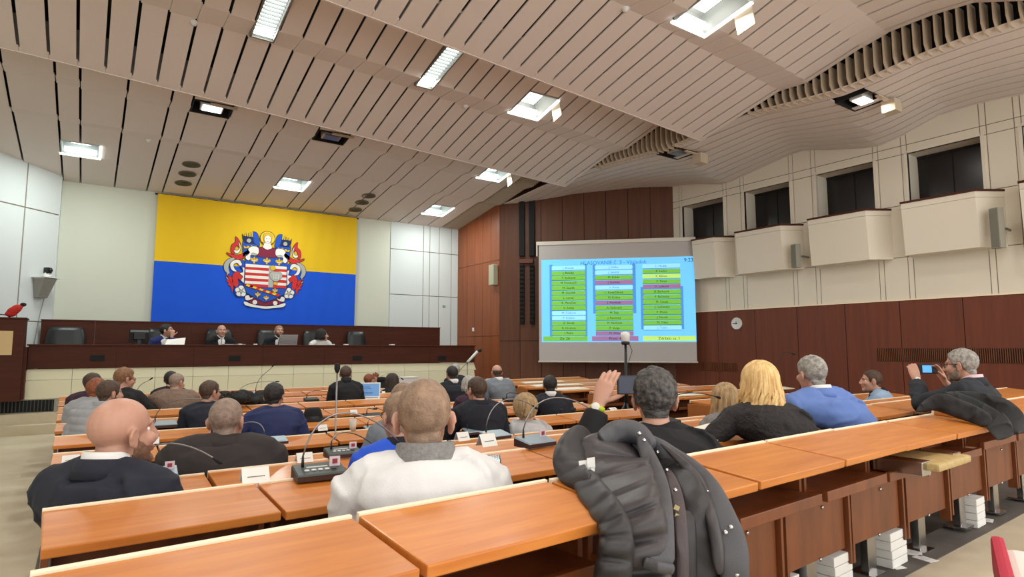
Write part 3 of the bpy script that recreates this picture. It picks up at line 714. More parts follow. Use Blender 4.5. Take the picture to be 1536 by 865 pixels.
o = MB().box(0, (b - a).length, -.06, .06, -.05, .05, 0, None, .004).obj('wall_bracket', mat('bracket_wood', srgb(104, 52, 34), .5), None, a); o.rotation_euler = (0, 0, -pi / 4); tag(o, 'reddish wooden crosspiece between upper and lower black column speakers', 'bracket')
c = atP(746, 412, (XC, 0, 0), (1, 0, 0)); c.x -= .07
t = thing('wall_speaker', 'small pale box speaker on the edge of the orange wood wall', 'loudspeaker', (c.x, c.y + .1, c.z))
MB().box(-.08, .06, -.14, .1, -.27, .27, 0, None, .012).obj('box', mat('speaker_cream', srgb(176, 172, 146), .6), t)
m_ = MB(); m_.box(-.066, .045, -.146, -.138, -.25, .25); m_.obj('grille', mat('speaker_mesh', srgb(160, 156, 132), .8, bump=.5, bscale=400), t)
def xwall(px, py, off=.03): return atX(px, py, XR - .03 - off)
# clock
c = xwall(1106, 485, .0)
t = thing('wall_clock', 'round white wall clock on the dark wood wall right of the screen', 'clock', c, pi / 2)
Rx = Matrix.Rotation(-pi / 2, 4, 'X'); Rx = Matrix.Rotation(pi / 2, 4, 'X')
MB().lathe([(.13, .0), (.135, .03), (.125, .045), (.115, .04), (.001, .04)], 28, 0, Rx).obj('case', WHITEP, t)
m_ = MB(); m_.box(-.09, .03, -.047, -.044, -.008, .008); m_.box(-.006, .006, -.048, -.045, -.02, .05); m_.obj('hands', BLACK, t)
t.rotation_euler = (0, 0, -pi / 2)
# slotted ventilation grilles in the dado
for (pa, pb, lab) in (((1316, 522), (1600, 541), 'long dark slotted ventilation grille in the wood wall behind the photographing man'), ((1052, 543), (1106, 555), 'short dark ventilation grille in the wood wall right below the clock')):
    a, b = xwall(*pa, -.005), xwall(*pb, -.005)
    y0, y1 = min(a.y, b.y), max(a.y, b.y); z1 = a.z; z0 = xwall(pa[0], pa[1] + (pb[1] - pa[1]), 0).z
    t = thing('ventilation_grille', lab, 'grille', (XR - .03, (y0 + y1) / 2, z0)); h = (y1 - y0) / 2
    MB().box(-.012, .0, -h, h, 0, z1 - z0).obj('backing', VOID, t)
    m_ = MB(); y = -h
    while y < h: m_.box(-.02, -.008, y, y + .012, 0, z1 - z0); y += .03
    m_.obj('slats', DESKD, t)
# exit pictogram
c = onwall_s(1019, 558, .01)
o = MB().box(-.075, .075, -.01, .0, -.08, .08).obj('fire_sign', mat('sign_red', srgb(150, 38, 28), .5), None, c); o.rotation_euler = (0, 0, -pi / 4); tag(o, 'small square red sign low on the dark wood wall under the screen', 'sign')
v = MB(); v.box(-.04, .04, -.013, -.01, -.006, .006); v.box(-.006, .006, -.013, -.01, -.05, .05); v.box(-.05, -.02, -.013, -.01, .02, .045); q = v.obj('pictogram', mat('sign_pale', srgb(200, 130, 110), .5), o)
# light switch on the return wall
c = atX(710, 494, XC)
o = MB().box(-.012, 0, -.05, .05, -.05, .05, 0, None, .006).obj('wall_switch', WHITEP, None, c); tag(o, 'tiny white wall switch on the orange wood wall', 'switch')
o2 = MB().box(-.018, -.01, -.025, .025, -.03, .03).obj('rocker', WHITEP, o)
# small green sign right of flag
c = atY(666, 459, YB - .03)
o = MB().box(-.04, .04, -.008, 0, -.025, .025).obj('emergency_sign', mat('sign_green', srgb(40, 140, 90), .5), None, c); tag(o, 'tiny green sign on the white panels right of the flag', 'sign'); MB().box(-.02, .02, -.01, -.007, -.008, .008).obj('arrow', WHITEP, o)
# wall speakers on the cream wall
for i, (px, py, dz) in enumerate(((1496, 342, .32), (1194, 384, .24))):
    c = atX(px, py, XR - .36)
    t = thing('wall_loudspeaker', 'slim grey loudspeaker on a bracket beside the %s balcony box' % ('fourth' if i == 0 else 'second'), 'loudspeaker', c, radians(-18), group='slim loudspeakers on the cream wall')
    MB().box(-.06, .06, -.075, .075, -dz, dz, 0, None, .012).obj('cabinet', mat('speaker_grey', srgb(150, 148, 134), .6), t)
    MB().box(-.066, -.058, -.06, .06, -dz + .02, dz - .02).obj('grille', mat('speaker_mesh_grey', srgb(130, 128, 116), .8, bump=.5, bscale=300), t)
    MB().tube([(.05, 0, 0), (.2, .0, .0), (.36, .06, 0)], .02, 8).obj('bracket', STEEL, t)
# PTZ camera on a shelf on the left wall
c = atP(58, 416, (e1.x, YL2, 0), (1, -1, 0)); nl = Vector((1, -1, 0)).normalized()
t = thing('wall_camera', 'white camera on an angled shelf on the left wall', 'camera', c, pi / 4)
m_ = MB(); m_.box(-.16, .22, -.3, .0, -.015, .0, 0, None, .004); m_.hexa([(-.12, -.26, -.03), (-.10, -.26, -.03), (-.10, -.02, -.03), (-.12, -.02, -.03), (-.12, -.26, -.01), (-.10, -.26, -.01), (-.10, -.02, -.01), (-.12, -.02, -.01)]); m_.obj('shelf', WHITEP, t)
m_ = MB(); m_.hexa([(-.08, -.10, -.40), (.12, -.10, -.40), (.12, -.02, -.40), (-.08, -.02, -.40), (-.12, -.28, -.02), (.14, -.28, -.02), (.14, -.02, -.02), (-.12, -.02, -.02)]); m_.obj('bracket', mat('bracket_grey', srgb(150, 148, 140), .6), t)
MB().lathe([(.07, 0), (.07, .05), (.05, .06), (.05, .1), (.02, .1)], 16, 0, Matrix.Translation((.05, -.14, 0))).obj('base', WHITEP, t)
m_ = MB(); m_.box(-.0, .10, -.2, -.09, .08, .2, 0, None, .02); hd = m_.obj('head', BLACK, t)
MB().tube([(.05, -.2, .14), (.05, -.23, .14)], .035, 12).obj('lens', mat('lens_glass', srgb(10, 10, 14), .1), hd)
MB().tube([(.1, -.05, -.02), (.14, -.03, -.3), (.06, -.03, -.7), (-.02, -.03, -1.3), (.0, -.03, -2.0)], .008, 6).obj('cable', mat('cable_grey', srgb(150, 150, 146), .6), t)
# ================================================================== ROWS OF DESK UNITS
DP, DW, PX = .335, .605, .62
def make_desk(detail):
    t = thing('desk_unit', 'wooden desk unit', 'desk', (0, 0, 0))
    h = .74                                         # height of the rear edge above the floor the unit stands on
    R = Matrix.Translation((0, 0, h)) @ Matrix.Rotation(radians(5.2), 4, 'X')
    MB().box(-DW / 2, DW / 2, -DP, -.012, -.028, 0, 0, R, .004).obj('desk_top', DESK, t)
    MB().box(-DW / 2, DW / 2, -.012, .002, -.03, .006, 0, R, .002).obj('edge_strip', STRIP, t)
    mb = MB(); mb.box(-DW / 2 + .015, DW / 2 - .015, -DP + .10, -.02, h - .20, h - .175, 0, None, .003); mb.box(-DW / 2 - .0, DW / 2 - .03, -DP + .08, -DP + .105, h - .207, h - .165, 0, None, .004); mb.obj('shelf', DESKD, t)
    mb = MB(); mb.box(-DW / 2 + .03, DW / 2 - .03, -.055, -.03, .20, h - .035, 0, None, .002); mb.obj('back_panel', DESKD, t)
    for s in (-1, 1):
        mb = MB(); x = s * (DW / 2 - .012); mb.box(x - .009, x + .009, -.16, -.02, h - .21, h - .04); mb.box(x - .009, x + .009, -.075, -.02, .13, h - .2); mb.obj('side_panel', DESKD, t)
    if detail:
        for x, z in ((-.1, .5), (.06, .42), (.02, .2)):
            MB().ell((x, -.058, z), (.009, .006, .009), 10, 6).obj('bolt', CHROME, t)
    mb = MB(); mb.box(-.045, .045, -.028, .012, .0, .30, 0, None, .004); mb.box(-.07, .07, -.06, .06, 0, .012); mb.obj('post', CHROME, t)
    mb = MB(); mb.box(-.22, .22, .03, .40, .36, .42, 0, None, .02); mb.obj('seat', REDC, t)
    return t
D0 = make_desk(True); D1 = make_desk(False)
used = {0: False, 1: False}
ROWN = ['back row', 'second row from the back', 'third row from the back', 'fourth row from the back', 'fifth row from the back', 'sixth row from the back', 'fifth row from the front', 'fourth row from the front', 'third row from the front', 'second row from the front', 'front row']
def put_desk(k, X, zr, lab, grp, dx=0, dz=0, ang=None):
    Y = yrow(k, X); fl = zr - .74
    src = 0 if k <= 1 else 1
    base = (D0, D1)[src]
    a = math.atan((yrow(k, X + .3) - yrow(k, X - .3)) / .6) if ang is None else ang
    loc = (X, Y, fl + dz)
    if not used[src]:
        used[src] = True; o = base; o.location = loc; o.rotation_euler = (0, 0, a); o['label'] = lab; o['group'] = grp
    else: o = dup(base, loc, a, lab, grp)
    return o
DESKPOS = {}
def row_h(k, X):
    z = EZ - HROW[k]
    if k == 0 and X > 4.0: z += .02
    if k == 1: z += .012 * min(1, X / 6)
    if k == 2 and X > 5.8: z = EZ - .585
    if k == 3 and X > 5.8: z = EZ - .63
    if k > 3 and X > 5.8: z = EZ - .67
    return z
X00 = -.07
rr = random.Random(3)
for k in range(11):
    n = 10 if k == 0 else 15
    for i in range(n):
        X = X00 - .022 * k + PX * (i + .5)
        if k >= 2 and i == 9: continue                # the cross aisle
        if k >= 2 and i > 9: X = 6.35 + PX * (i - 10 + .5)
        if X > 10.5 or X > 10.9 - max(0, yrow(k, X) - 8.5) * .62: continue
        side = '%s from the left aisle' % ORD[i] if i < 9 or k < 2 else '%s right of the cross aisle' % ORD[i - 10]
        o_ = put_desk(k, X, row_h(k, X), 'wooden desk unit, %s in the %s' % (side, ROWN[k]), 'desk units of the ' + ROWN[k], dz=rr.uniform(-.004, .004))
        if k >= 2 and i == 10:
            MB().box(-DW / 2 - .03, -DW / 2 - .005, -DP + .02, .01, .02, .70, 0, None, .003).obj('end_panel', mat('end_wood', srgb(168, 98, 46), .45), o_)
# ================================================================== PEOPLE
SKIN = mat('skin', srgb(202, 160, 138), .5, var=.12, vscale=(18, 18, 18), sss=.08, bump=.05, bscale=350)
SKINP = mat('skin_pale', srgb(218, 178, 156), .48, var=.10, vscale=(18, 18, 18), sss=.08, bump=.05, bscale=350)
SKINR = mat('skin_ruddy', srgb(198, 150, 128), .45, var=.14, vscale=(14, 14, 14), sss=.08, bump=.05, bscale=350)
LIPS = mat('lips', srgb(172, 104, 92), .45)
EYEW = mat('eye_white', srgb(232, 228, 222), .25); IRIS = mat('eye_iris', srgb(60, 48, 36), .2)
SHOE = mat('shoe_black', srgb(20, 18, 18), .4)
def cloth(name, c, rough=.85, b=.12, bs=240, var=.18, vs=(12, 12, 12), sheen=.0): return mat(name, srgb(*c), rough, var=var, vscale=vs, bump=b, bscale=bs, sheen=sheen)
def hairm(name, c1, c2, sc=(60, 60, 14)): return mat(name, srgb(*c1), .6, col2=srgb(*c2), vscale=sc, bump=.4, bscale=150, rampw=(.3, .65))
def remesh_mb(mb, vox, smooth=3, name='m'):
    me = mb.mesh('tmp_' + name, []) if False else None
    me = bpy.data.meshes.new('tmp'); me.from_pydata(mb.v, [], mb.f); me.update()
    bm = bmesh.new(); bm.from_mesh(me); bmesh.ops.recalc_face_normals(bm, faces=bm.faces[:]); bm.to_mesh(me); bm.free()
    ob = bpy.data.objects.new('tmp', me); TMPS.collection.objects.link(ob)
    m = ob.modifiers.new('r', 'REMESH'); m.mode = 'VOXEL'; m.voxel_size = vox; m.use_smooth_shade = True
    if smooth:
        s = ob.modifiers.new('s', 'SMOOTH'); s.iterations = smooth; s.factor = .5
    out = evaluated_mesh(ob); out.name = name
    bpy.data.objects.remove(ob); bpy.data.meshes.remove(me)
    return out
def ring(c, ax, ay, rx, ry, n=20): return [tuple(c + ax * (rx * cos(2 * pi * j / n)) + ay * (ry * sin(2 * pi * j / n))) for j in range(n)]
def add_head(mb, M, s, jaw=1., ears=True):
    def E(c, r, R=None): 
        q = MB().ell(c, r, 20, 14, 0, None, R); mb.add(q.v, q.f, 0, M)
    E((0, -.012, .032), (.0765, .096, .086)); E((0, .028, -.03), (.063 * jaw, .066, .086)); E((0, .040, -.078), (.046 * jaw, .046, .036))
    E((0, .080, -.100), (.022, .02, .018)); E((0, .071, .027), (.047, .021, .018))
    for q in (-1, 1):
        E((q * .036, .062, -.026), (.027, .03, .026)); E((q * .012, .104, -.036), (.010, .012, .008))
        if ears:
            R = Matrix.Rotation(radians(q * 24), 3, 'Z') @ Matrix.Rotation(radians(-12), 3, 'X')
            E((q * .081, -.012, -.008), (.008, .021, .033), R); E((q * .079, -.006, -.034), (.008, .012, .014), R)
            q2 = MB().tube([Vector((q * .087, -.012, -.008)) + R @ Vector((0, .017 * cos(a), .029 * sin(a))) for a in [radians(v) for v in range(-60, 215, 25)]], .0048, 6); mb.add(q2.v, q2.f, 0, M)
    q = MB().tube([(0, .094, .022), (0, .104, -.004), (0, .118, -.030), (0, .100, -.040)], [.009, .0105, .0135, .008], 8); mb.add(q.v, q.f, 0, M)
    E((0, .097, -.061), (.022, .009, .006)); E((0, .095, -.072), (.019, .009, .006))
def add_hand(mb, W, d, n, left, curl=.5, spread=.06, s=1., curls=None, thumb=None, thumb_curl=.3):
    """palm with four unequal fingers and a thumb from the side of the palm; d wrist to fingers, n back of the hand"""
    W = Vector(W); d = Vector(d).normalized(); n = Vector(n); n = (n - d * n.dot(d)).normalized(); side = d.cross(n) * (1 if left else -1)   # towards the thumb
    rings = []
    for t, w, h in ((-.03, .026, .021), (.0, .028, .020), (.03, .036, .0185), (.06, .041, .0165), (.088, .040, .0135), (.098, .034, .010)):
        rings.append(ring(W + d * t * s, side, n, w * s, h * s, 14))
    mb.loft(rings)
    for i, (o, L, r) in enumerate(((.030, .072, .0088), (.0105, .080, .0092), (-.0095, .075, .0088), (-.0285, .060, .0078))):
        c = (curls[i] if curls else curl); p = W + (d * .088 + side * o) * s; dd = (d + side * o * spread * 30).normalized(); pts = [p - dd * .012 * s, p]
        ang = c * .9
        for q, f in enumerate((.44, .31, .25)):
            ax = dd.cross(n).normalized() if q == 0 else ax
            dd = Quaternion(dd.cross(n).normalized() if False else ax, -ang if q else -ang * .75) @ dd
            p = p + dd * L * f * s; pts.append(p)
        mb.tube(pts, [r * s, r * s * 1.05, r * s, r * s * .92, r * s * .72], 8)
    td = Vector(thumb).normalized() if thumb else (d * .62 + side * .72 - n * .25).normalized()
    p = W + (d * .022 + side * .022) * s; pts = [p]
    ax = td.cross(n).normalized() if td.cross(n).length > .01 else side
    for q, L in enumerate((.038, .034, .027)):
        pts.append(pts[-1] + td * L * s); td = (td + d * thumb_curl).normalized()
    mb.tube(pts, [.015 * s, .012 * s, .0105 * s, .0075 * s], 8)
def ik(S, H, l1, l2, pole):
    d = H - S; L = min(d.length, (l1 + l2) * .999); u = d.normalized(); a = (l1 * l1 - l2 * l2 + L * L) / (2 * L); h = sqrt(max(l1 * l1 - a * a, 0))
    pv = pole - u * pole.dot(u); pv = pv.normalized() if pv.length > 1e-5 else Vector((0, 0, -1))
    return S + u * a + pv * h, S + u * L
def zb(y, hf, style):
    P = [(-.2, -.072), (-.065, -.068), (-.035, -.04), (-.02, .006), (.004, .014), (.016, -.02), (.030, -.016), (.042, .03), (.062, .058), (.08, hf), (.2, hf + .01)]
    return interp(P, y)
def hair_shell(body, Minv, M, s, th, hf=.062, top=1., lo=-1., hi=1., nz=.35, fcut=None, part=0):
    """a cap of hair over the scalp of the body mesh, thinning out at the hairline"""
    vs = [Minv @ v.co for v in body.vertices]; nn = [v.normal.copy() for v in body.vertices]
    R3 = M.to_3x3(); Ri = R3.inverted()
    def msk(p):
        if fcut: return fcut(p)
        if p.z < -.11 or p.y < -.13 or abs(p.x) > .12: return -1
        if abs(p.x) > .0795 and -.05 < p.z < .032 and -.045 < p.y < .025: return -1
        m = p.z - zb(p.y, hf, 0); m = min(m, hi - p.z, p.z - lo)
        return m
    keep = {}; V = []; F = []
    ms = [msk(p) if abs(p.x) < .15 and -.2 < p.z < .2 and abs(p.y) < .2 else -1 for p in vs]
    for f in body.polygons:
        ids = list(f.vertices)
        if min(ms[i] for i in ids) > 0:
            for i in ids:
                if i not in keep:
                    p = vs[i]; m = ms[i]; k = min(1, m / .03); k = k * k * (3 - 2 * k)
                    t = th * (.25 + .75 * k) * (1 + (top - 1) * max(0, min(1, (p.z - .04) / .06)))
                    t *= 1 + nz * noise.noise(p * 55) + nz * .6 * noise.noise(p * 130)
                    keep[i] = len(V); V.append(body.vertices[i].co + nn[i] * t * s)
            F.append([keep[i] for i in ids])
    # inner skirt so the cap has thickness
    edge = {}
    for f in F:
        for a, b in zip(f, f[1:] + f[:1]): edge[(a, b)] = 1
    inv = {v: k for k, v in keep.items()}
    for (a, b) in list(edge):
        if (b, a) not in edge:
            o = len(V); V.append(body.vertices[inv[a]].co - nn[inv[a]] * .002); V.append(body.vertices[inv[b]].co - nn[inv[b]] * .002); F.append([b, a, o, o + 1])
    return V, F
def long_hair(mb, M, length, n=54, wave=.012, part=.0, width=1., seed=1, spread=1.25, rad=.013, tipin=.0):
    """locks that leave a parting on the crown, follow the skull and hang down in waves"""
    r = random.Random(seed)
    q = MB().ell((0, -.018, .03), (.086 * width, .104, .096), 24, 14); mb.add(q.v, q.f, 0, M, True)
    for L_ in range(2):
        for i in range(n):
            a = lerp(-2.2, 2.2, (i + r.random() * .6) / n)                       # 0 is the back of the head
            k = 1.06 + .07 * L_ + r.uniform(-.02, .03)
            pts = []; ex, ey, ez = .083 * k * width, .1 * k, .092 * k
            sx, sy = sin(a), -cos(a); ph = r.uniform(0, 6.28); ln = length * r.uniform(.86, 1.05); fr = r.uniform(.8, 1.2)
            for j in range(15):
                t = j / 14
                if t < .42:
                    el = lerp(1.45, -.05, t / .42); x = ex * cos(el) * sx + part * sin(el); y = -.018 + ey * cos(el) * sy; z = .032 + ez * sin(el)
                else:
                    u = (t - .42) / .58; w = wave * min(1, u * 2.5)
                    o = 1 + (spread - 1) * sin(u * pi * .62) - tipin * u
                    x = ex * sx * o + w * sin(ph + u * 9 * fr) ; y = -.018 + ey * sy * (1 + .15 * u) + w * cos(ph + u * 9 * fr) * .8; z = .027 - ln * u
                pts.append((x, y, z))
            rr_ = [rad * (.55 + .45 * min(1, j / 5)) * (1 - .65 * max(0, (j - 10) / 4)) for j in range(15)]
            q = MB().tube(pts, rr_, 6, flat=.75); mb.add(q.v, q.f, 0, M, True)
PEOPLE = []
def person(label, head, r=None, Y=None, fl=None, yaw=0., hyaw=None, pitch=0., tilt=0., skin=None, sc=None, w=None, ww=.16, hair=None, top=None, collar=None, shirt=None, tie=None, legs=None, arms=None, vox=.009, lean=None, hipdx=0., sw=1., off=.012, disp=None, wr=.006, glasses=None, beard=None, hands=True, face=False, seat=.45, hipback=.2, jaw=1., group=None, hipY=None, neckf=.045, wfreq=7., cvox=None, armscale=1., vfront=0., nk=.120):
    px, py = head
    if Y is None: Y = yrow(r, 3) + .30
    P0 = atY(px, py, Y); dep = pix(P0)[2]
    if sc is None: sc = max(.93, min(1.13, (w / 920 * dep) / ww)) if w else 1.
    Hc = P0 - Vector((0, 0, .118 * sc)) 
    if fl is None: fl = FLOORZ[min(r + 1, 10)]
    a = radians(yaw); f = Vector((sin(a), cos(a), 0)); rt = Vector((cos(a), -sin(a), 0)); up = Vector((0, 0, 1))
    ha = radians(hyaw if hyaw is not None else yaw)
    RH = Matrix.Rotation(-ha, 3, 'Z') @ Matrix.Rotation(radians(-pitch), 3, 'X') @ Matrix.Rotation(radians(tilt), 3, 'Y')
    hipy = hipY if hipY is not None else ((yrow(r, Hc.x) + hipback) if r is not None else Y - .06)
    hip = Vector((Hc.x + hipdx, hipy, fl + seat + .1))
    root = thing('person', label, 'person', (hip.x, hip.y, fl), group=group)
    O = Vector((hip.x, hip.y, fl))
    Hl = Hc - O; hipl = hip - O
    M = Matrix.Translation(Hl) @ RH.to_4x4() @ Matrix.Scale(sc, 4); Minv = M.inverted()
    hf_ = RH @ Vector((0, 1, 0)); hf_ = Vector((hf_.x, hf_.y, 0)).normalized()
    N = Hl - up * nk * sc - hf_ * .02 - f * neckf
    mid = (hipl + N) / 2 - f * .05
    def spine(t): return hipl * (1 - t) ** 2 + mid * 2 * t * (1 - t) + N * t * t
    def tang(t): return ((mid - hipl) * (1 - t) + (N - mid) * t).normalized()
    SWD = [(0, .165, .12), (.2, .155, .112), (.45, .168, .118), (.68, .188 * sw, .118), (.84, .178 * sw, .098), (.93, .12 * sw, .078), (1, .062, .060)]
    def torso(mb, o, k=1., tmax=1.):
        rings = []
        for t, wx, wy in SWD:
            if t > tmax: break
            tg = tang(t); fa = (f - tg * f.dot(tg)).normalized()
            rings.append(ring(spine(t), rt, fa, (wx * k + o) * sc, (wy * k + o) * sc, 22))
        mb.loft(rings)
    sh = [N + rt * q * .178 * sw * sc - up * .066 * sc for q in (-1, 1)]
    arms = arms or {}
    A = []
    for q, S_ in zip((-1, 1), sh):
        spec = arms.get('L' if q < 0 else 'R', {})
        if 'w' in spec: Hd = Vector(spec['w']) - O
        else:
            lx, ly, lz = spec.get('l', (q * .14, .30, .69)); Hd = hipl * 0 + rt * lx + f * ly + up * (lz)
            Hd = Vector((hipl.x, hipl.y, 0)) + Hd
        pole = rt * q * spec.get('out', .32) - up * spec.get('down', 1.) - f * .2
        if 'e' in spec: El, Hd2 = Vector(spec['e']) - O, Hd
        else: El, Hd2 = ik(S_, Hd, .30 * sc * armscale, .265 * sc * armscale, pole)
        A.append((q, S_, El, Hd2, spec))
    # ---- skin body, one continuous surface
    mb = MB(); add_head(mb, M, sc, jaw)
    nb = Hl + RH @ Vector((0, -.022, -.05)) * sc
    mb.loft([ring(nb + up * .03, rt, f, .052 * sc, .056 * sc), ring(nb.lerp(N, .35), rt, f, .054 * sc, .057 * sc), ring(nb.lerp(N, .75), rt, f, .058 * sc, .06 * sc), ring(N - up * .05 * sc, rt, f, .075 * sc, .066 * sc)])
    torso(mb, -.014, .88, .84)
    for q, S_, El, Hd, sp in A:
        mb.ell(S_, (.045 * sc, .045 * sc, .045 * sc), 12, 8); mb.tube([N - up * .03 * sc, N.lerp(S_, .5) - up * .005, S_], [.05 * sc, .043 * sc, .040 * sc], 12)
        mb.tube([S_ - rt * q * .04, S_, S_.lerp(El, .5), El, El.lerp(Hd, .35), Hd], [v * sc for v in (.045, .043, .041, .034, .036, .024)], 12)
        if hands:
            d = Vector(sp['d']) if 'd' in sp else (Hd - El).normalized() * .7 + f * .5 - up * .15
            n = Vector(sp['n']) if 'n' in sp else up * 1. + rt * q * .3
            add_hand(mb, Hd + (Hd - El).normalized() * .015, d, n, q < 0, sp.get('curl', .45), sp.get('spread', .04), sc * .98, sp.get('curls'), sp.get('thumb'), sp.get('tc', .3))
    lg = legs or {}
    LEG = []
    for q in (-1, 1):
        h0 = hipl + rt * q * .085 - up * .02; kn = h0 + f * .40 + rt * q * .03 + up * .02 ; an = Vector((kn.x, kn.y, .09)) - f * .05
        LEG.append((q, h0, kn, an))
        mb.tube([h0, h0.lerp(kn, .5), kn, kn.lerp(an, .4), an], [.07, .062, .048, .048, .033], 10)
        mb.tube([an, an - up * .05, an + f * .10 - up * .06], [.034, .03, .024], 8)
    me = remesh_mb(mb, vox, 3, 'body')
    for m_ in (skin or SKIN, LIPS): me.materials.append(m_)
    for v in me.vertices:
        p = Minv @ v.co
        if abs(p.x) < .07 and .05 < p.y < .13 and -.04 < p.z < .05:
            for q in (-1, 1):
                dd = ((p.x - q * .032) / .020) ** 2 + ((p.z - .004) / .013) ** 2
                if dd < 2.5: v.co -= hf_ * .011 * sc * math.exp(-dd)
        if abs(p.x) < .03 and .07 < p.y < .14 and -.075 < p.z < -.055:
            v.co -= hf_ * .004 * sc * math.exp(-((p.z + .0665) / .0025) ** 2)
    mi = [0] * len(me.polygons)
    for i, pl in enumerate(me.polygons):
        p = Minv @ pl.center
        if abs(p.x) < .021 and .085 < p.y < .13 and -.078 < p.z < -.056: mi[i] = 1
    me.polygons.foreach_set('material_index', mi); me.update()
    body = mobj('body', me, root)
    if face:
        hv = [p for p in (Minv @ v.co for v in me.vertices) if abs(p.x) < .08 and 0 < p.y < .14 and -.05 < p.z < .06]
        def sy(x, z, r=.007): return max([p.y for p in hv if abs(p.x - x) < r and abs(p.z - z) < r] or [.085])
        for q in (-1, 1):
            ey = sy(q * .031, .004) - .0112
            e = MB(); e.ell((q * .031, ey, .004), (.0118, .0118, .0105), 14, 10, 0, M); e.ell((q * .031, ey + .0072, .004), (.0058, .0052, .0058), 10, 8, 1, M); e.sm = [True] * len(e.f)
            e.obj('eye', [EYEW, IRIS], root)
            e = MB(); e.tube([M @ Vector((q * x, sy(q * x, z) + .001, z)) for x, z in ((.014, .023), (.024, .027), (.034, .027), (.046, .022))], [.002 * sc, .0034 * sc, .003 * sc, .0012 * sc], 6)
            e.obj('eyebrow', (hair or beard or {}).get('m') or HBR, root)
    # ---- upper garment
    if top:
        mb = MB(); torso(mb, off, 1., .93 if not shirt else .9)
        tg = tang(.95); mb.loft([ring(spine(.88), rt, f, (.15 * sw + off) * sc, (.085 + off) * sc), ring(N - up * .012 * sc, rt, f, (.064 + off * .6) * sc, (.064 + off * .6) * sc)])
        for q, S_, El, Hd, sp in A:
            o = off
            mb.ell(S_ - rt * q * .015, ((.052 + o) * sc, (.054 + o) * sc, (.050 + o) * sc), 14, 10)
            mb.tube([N - up * .035 * sc - f * .005, N.lerp(S_, .5) - up * .004 * sc - f * .005, S_], [(.066 + o * .6) * sc, (.058 + o) * sc, (.052 + o) * sc], 14)
            mb.tube([spine(.72) + rt * q * .09 * sc - f * .01, S_ - rt * q * .02 - up * .01], [(.10 + o * .5) * sc, (.06 + o) * sc], 14)
            cuff = Hd.lerp(El, sp.get('cuff', .06)); kk = sp.get('fat', 1.)
            mb.ell(El, [(.049 + o) * sc * kk] * 3, 14, 10)
            mb.tube([S_ - rt * q * .05, S_, S_.lerp(El, .5), El, El.lerp(Hd, .4), cuff], [(v + o) * sc * kk for v in (.056, .054, .050, .044, .042, .034)], 14)
        m2 = remesh_mb(mb, cvox or max(.011, vox), 5, 'jacket'); m2.materials.append(top)
        nn = [v.normal.copy() for v in m2.vertices]; sd = Vector((px * .37, py * .11, 0))
        def fold(p):
            w_ = noise.noise(Vector((p.x * wfreq, p.y * wfreq, p.z * wfreq * 1.7)) + sd) * wr
            rg = 1 - abs(noise.noise(Vector((p.x * 5 + p.z * 3, p.y * 5, p.z * 8 - p.x * 2)) + sd)); w_ += rg ** 5 * wr * 1.1
            for q, S_, El, Hd, sp in A:
                for c_ in (El,):
                    d_ = (p - c_).length
                    if d_ < .16: w_ += sin((p - c_).dot((Hd - S_).normalized()) * 110 + noise.noise(p * 9) * 3) * wr * .55 * (1 - d_ / .16)
                d_ = (p - (S_ - up * .06)).length
                if d_ < .14: w_ += sin((p.z * .7 + p.dot(rt) * q) * 100 + noise.noise(p * 8) * 3) * wr * .4 * (1 - d_ / .14)
            return w_
        for v, n_ in zip(m2.vertices, nn):
            p = v.co.copy(); dd = fold(p)
            if disp: dd += disp(p - N, rt, f, up, sc)
            v.co = p + n_ * dd
        m2.update(); mobj((hair or {}).get('garment', 'jacket'), m2, root)
    def neckring(z0, z1, r0, r1, m, nm, back=.0, th=.006, tiltf=.35, open_=.0):
        """standing or folded collar round the neck, lower at the front"""
        g = MB(); n = 36; rows = []
        for rr_, z in ((r0, z0), (lerp(r0, r1, .5) + .001, lerp(z0, z1, .5)), (r1, z1), (r1 + th, z1 - .002), (lerp(r0, r1, .5) + th + .002, lerp(z0, z1, .5)), (r0 + th * 1.4, z0)):
            row = []
            for j in range(n):
                u = 2 * pi * j / n; x, y = cos(u), sin(u)
                zz = z - tiltf * rr_ * (y + .2) * (1 if y > -.2 else .3)
                row.append(tuple(N + (rt * x * rr_ + f * y * rr_ * 1.02 + up * (zz + .02)) * sc - f * back))
            rows.append(row)
        g.loft(rows + [rows[0]], cap=False)
        return g.obj(nm, m, root)
    if shirt: neckring(-.028, .034, .068, .060, shirt, 'shirt_collar', th=.005)
    if collar:
        c_ = collar if isinstance(collar, dict) else dict(m=collar)
        neckring(c_.get('z0', -.05), c_.get('z1', .012), c_.get('r0', .090), c_.get('r1', .073), c_['m'], 'collar', th=c_.get('th', .008), tiltf=c_.get('t', .42))
    if vfront:
        g = MB(); p0, p1 = N + f * .066 * sc - up * .02, spine(.5) + f * (.122 + off + .012) * sc; pm_ = spine(.86) + f * (.088 + off + .014) * sc
        rows = []
        for pc, w__ in ((p0, .045), (pm_, .062 * vfront), (spine(.68) + f * (.118 + off + .012) * sc, .045 * vfront), (p1, .008)):
            rows.append(ring(pc - f * .01, rt, f, w__ * sc, .014 * sc, 14))
        g.loft(rows); g.obj('shirt_front', shirt, root)
    if tie:
        g = MB(); p0 = N + f * .075 * sc - up * .03; 
        pts = [p0 - up * .0 + f * .01, spine(.84) + f * (.112 + off) * sc, spine(.55) + f * (.138 + off) * sc, spine(.3) + f * (.125 + off) * sc]
        g.tube(pts, [.016, .022, .03, .034], 8, flat=.25); g.obj('tie', tie, root)
    # ---- trousers and shoes
    g = MB(); g.ell(hipl - up * .02, (.18 * sc, .14 * sc, .11 * sc), 16, 10)
    for q, h0, kn, an in LEG: g.tube([h0 - f * .05, h0, h0.lerp(kn, .5), kn, kn.lerp(an, .4), an], [.08, .088, .08, .066, .06, .052], 12)
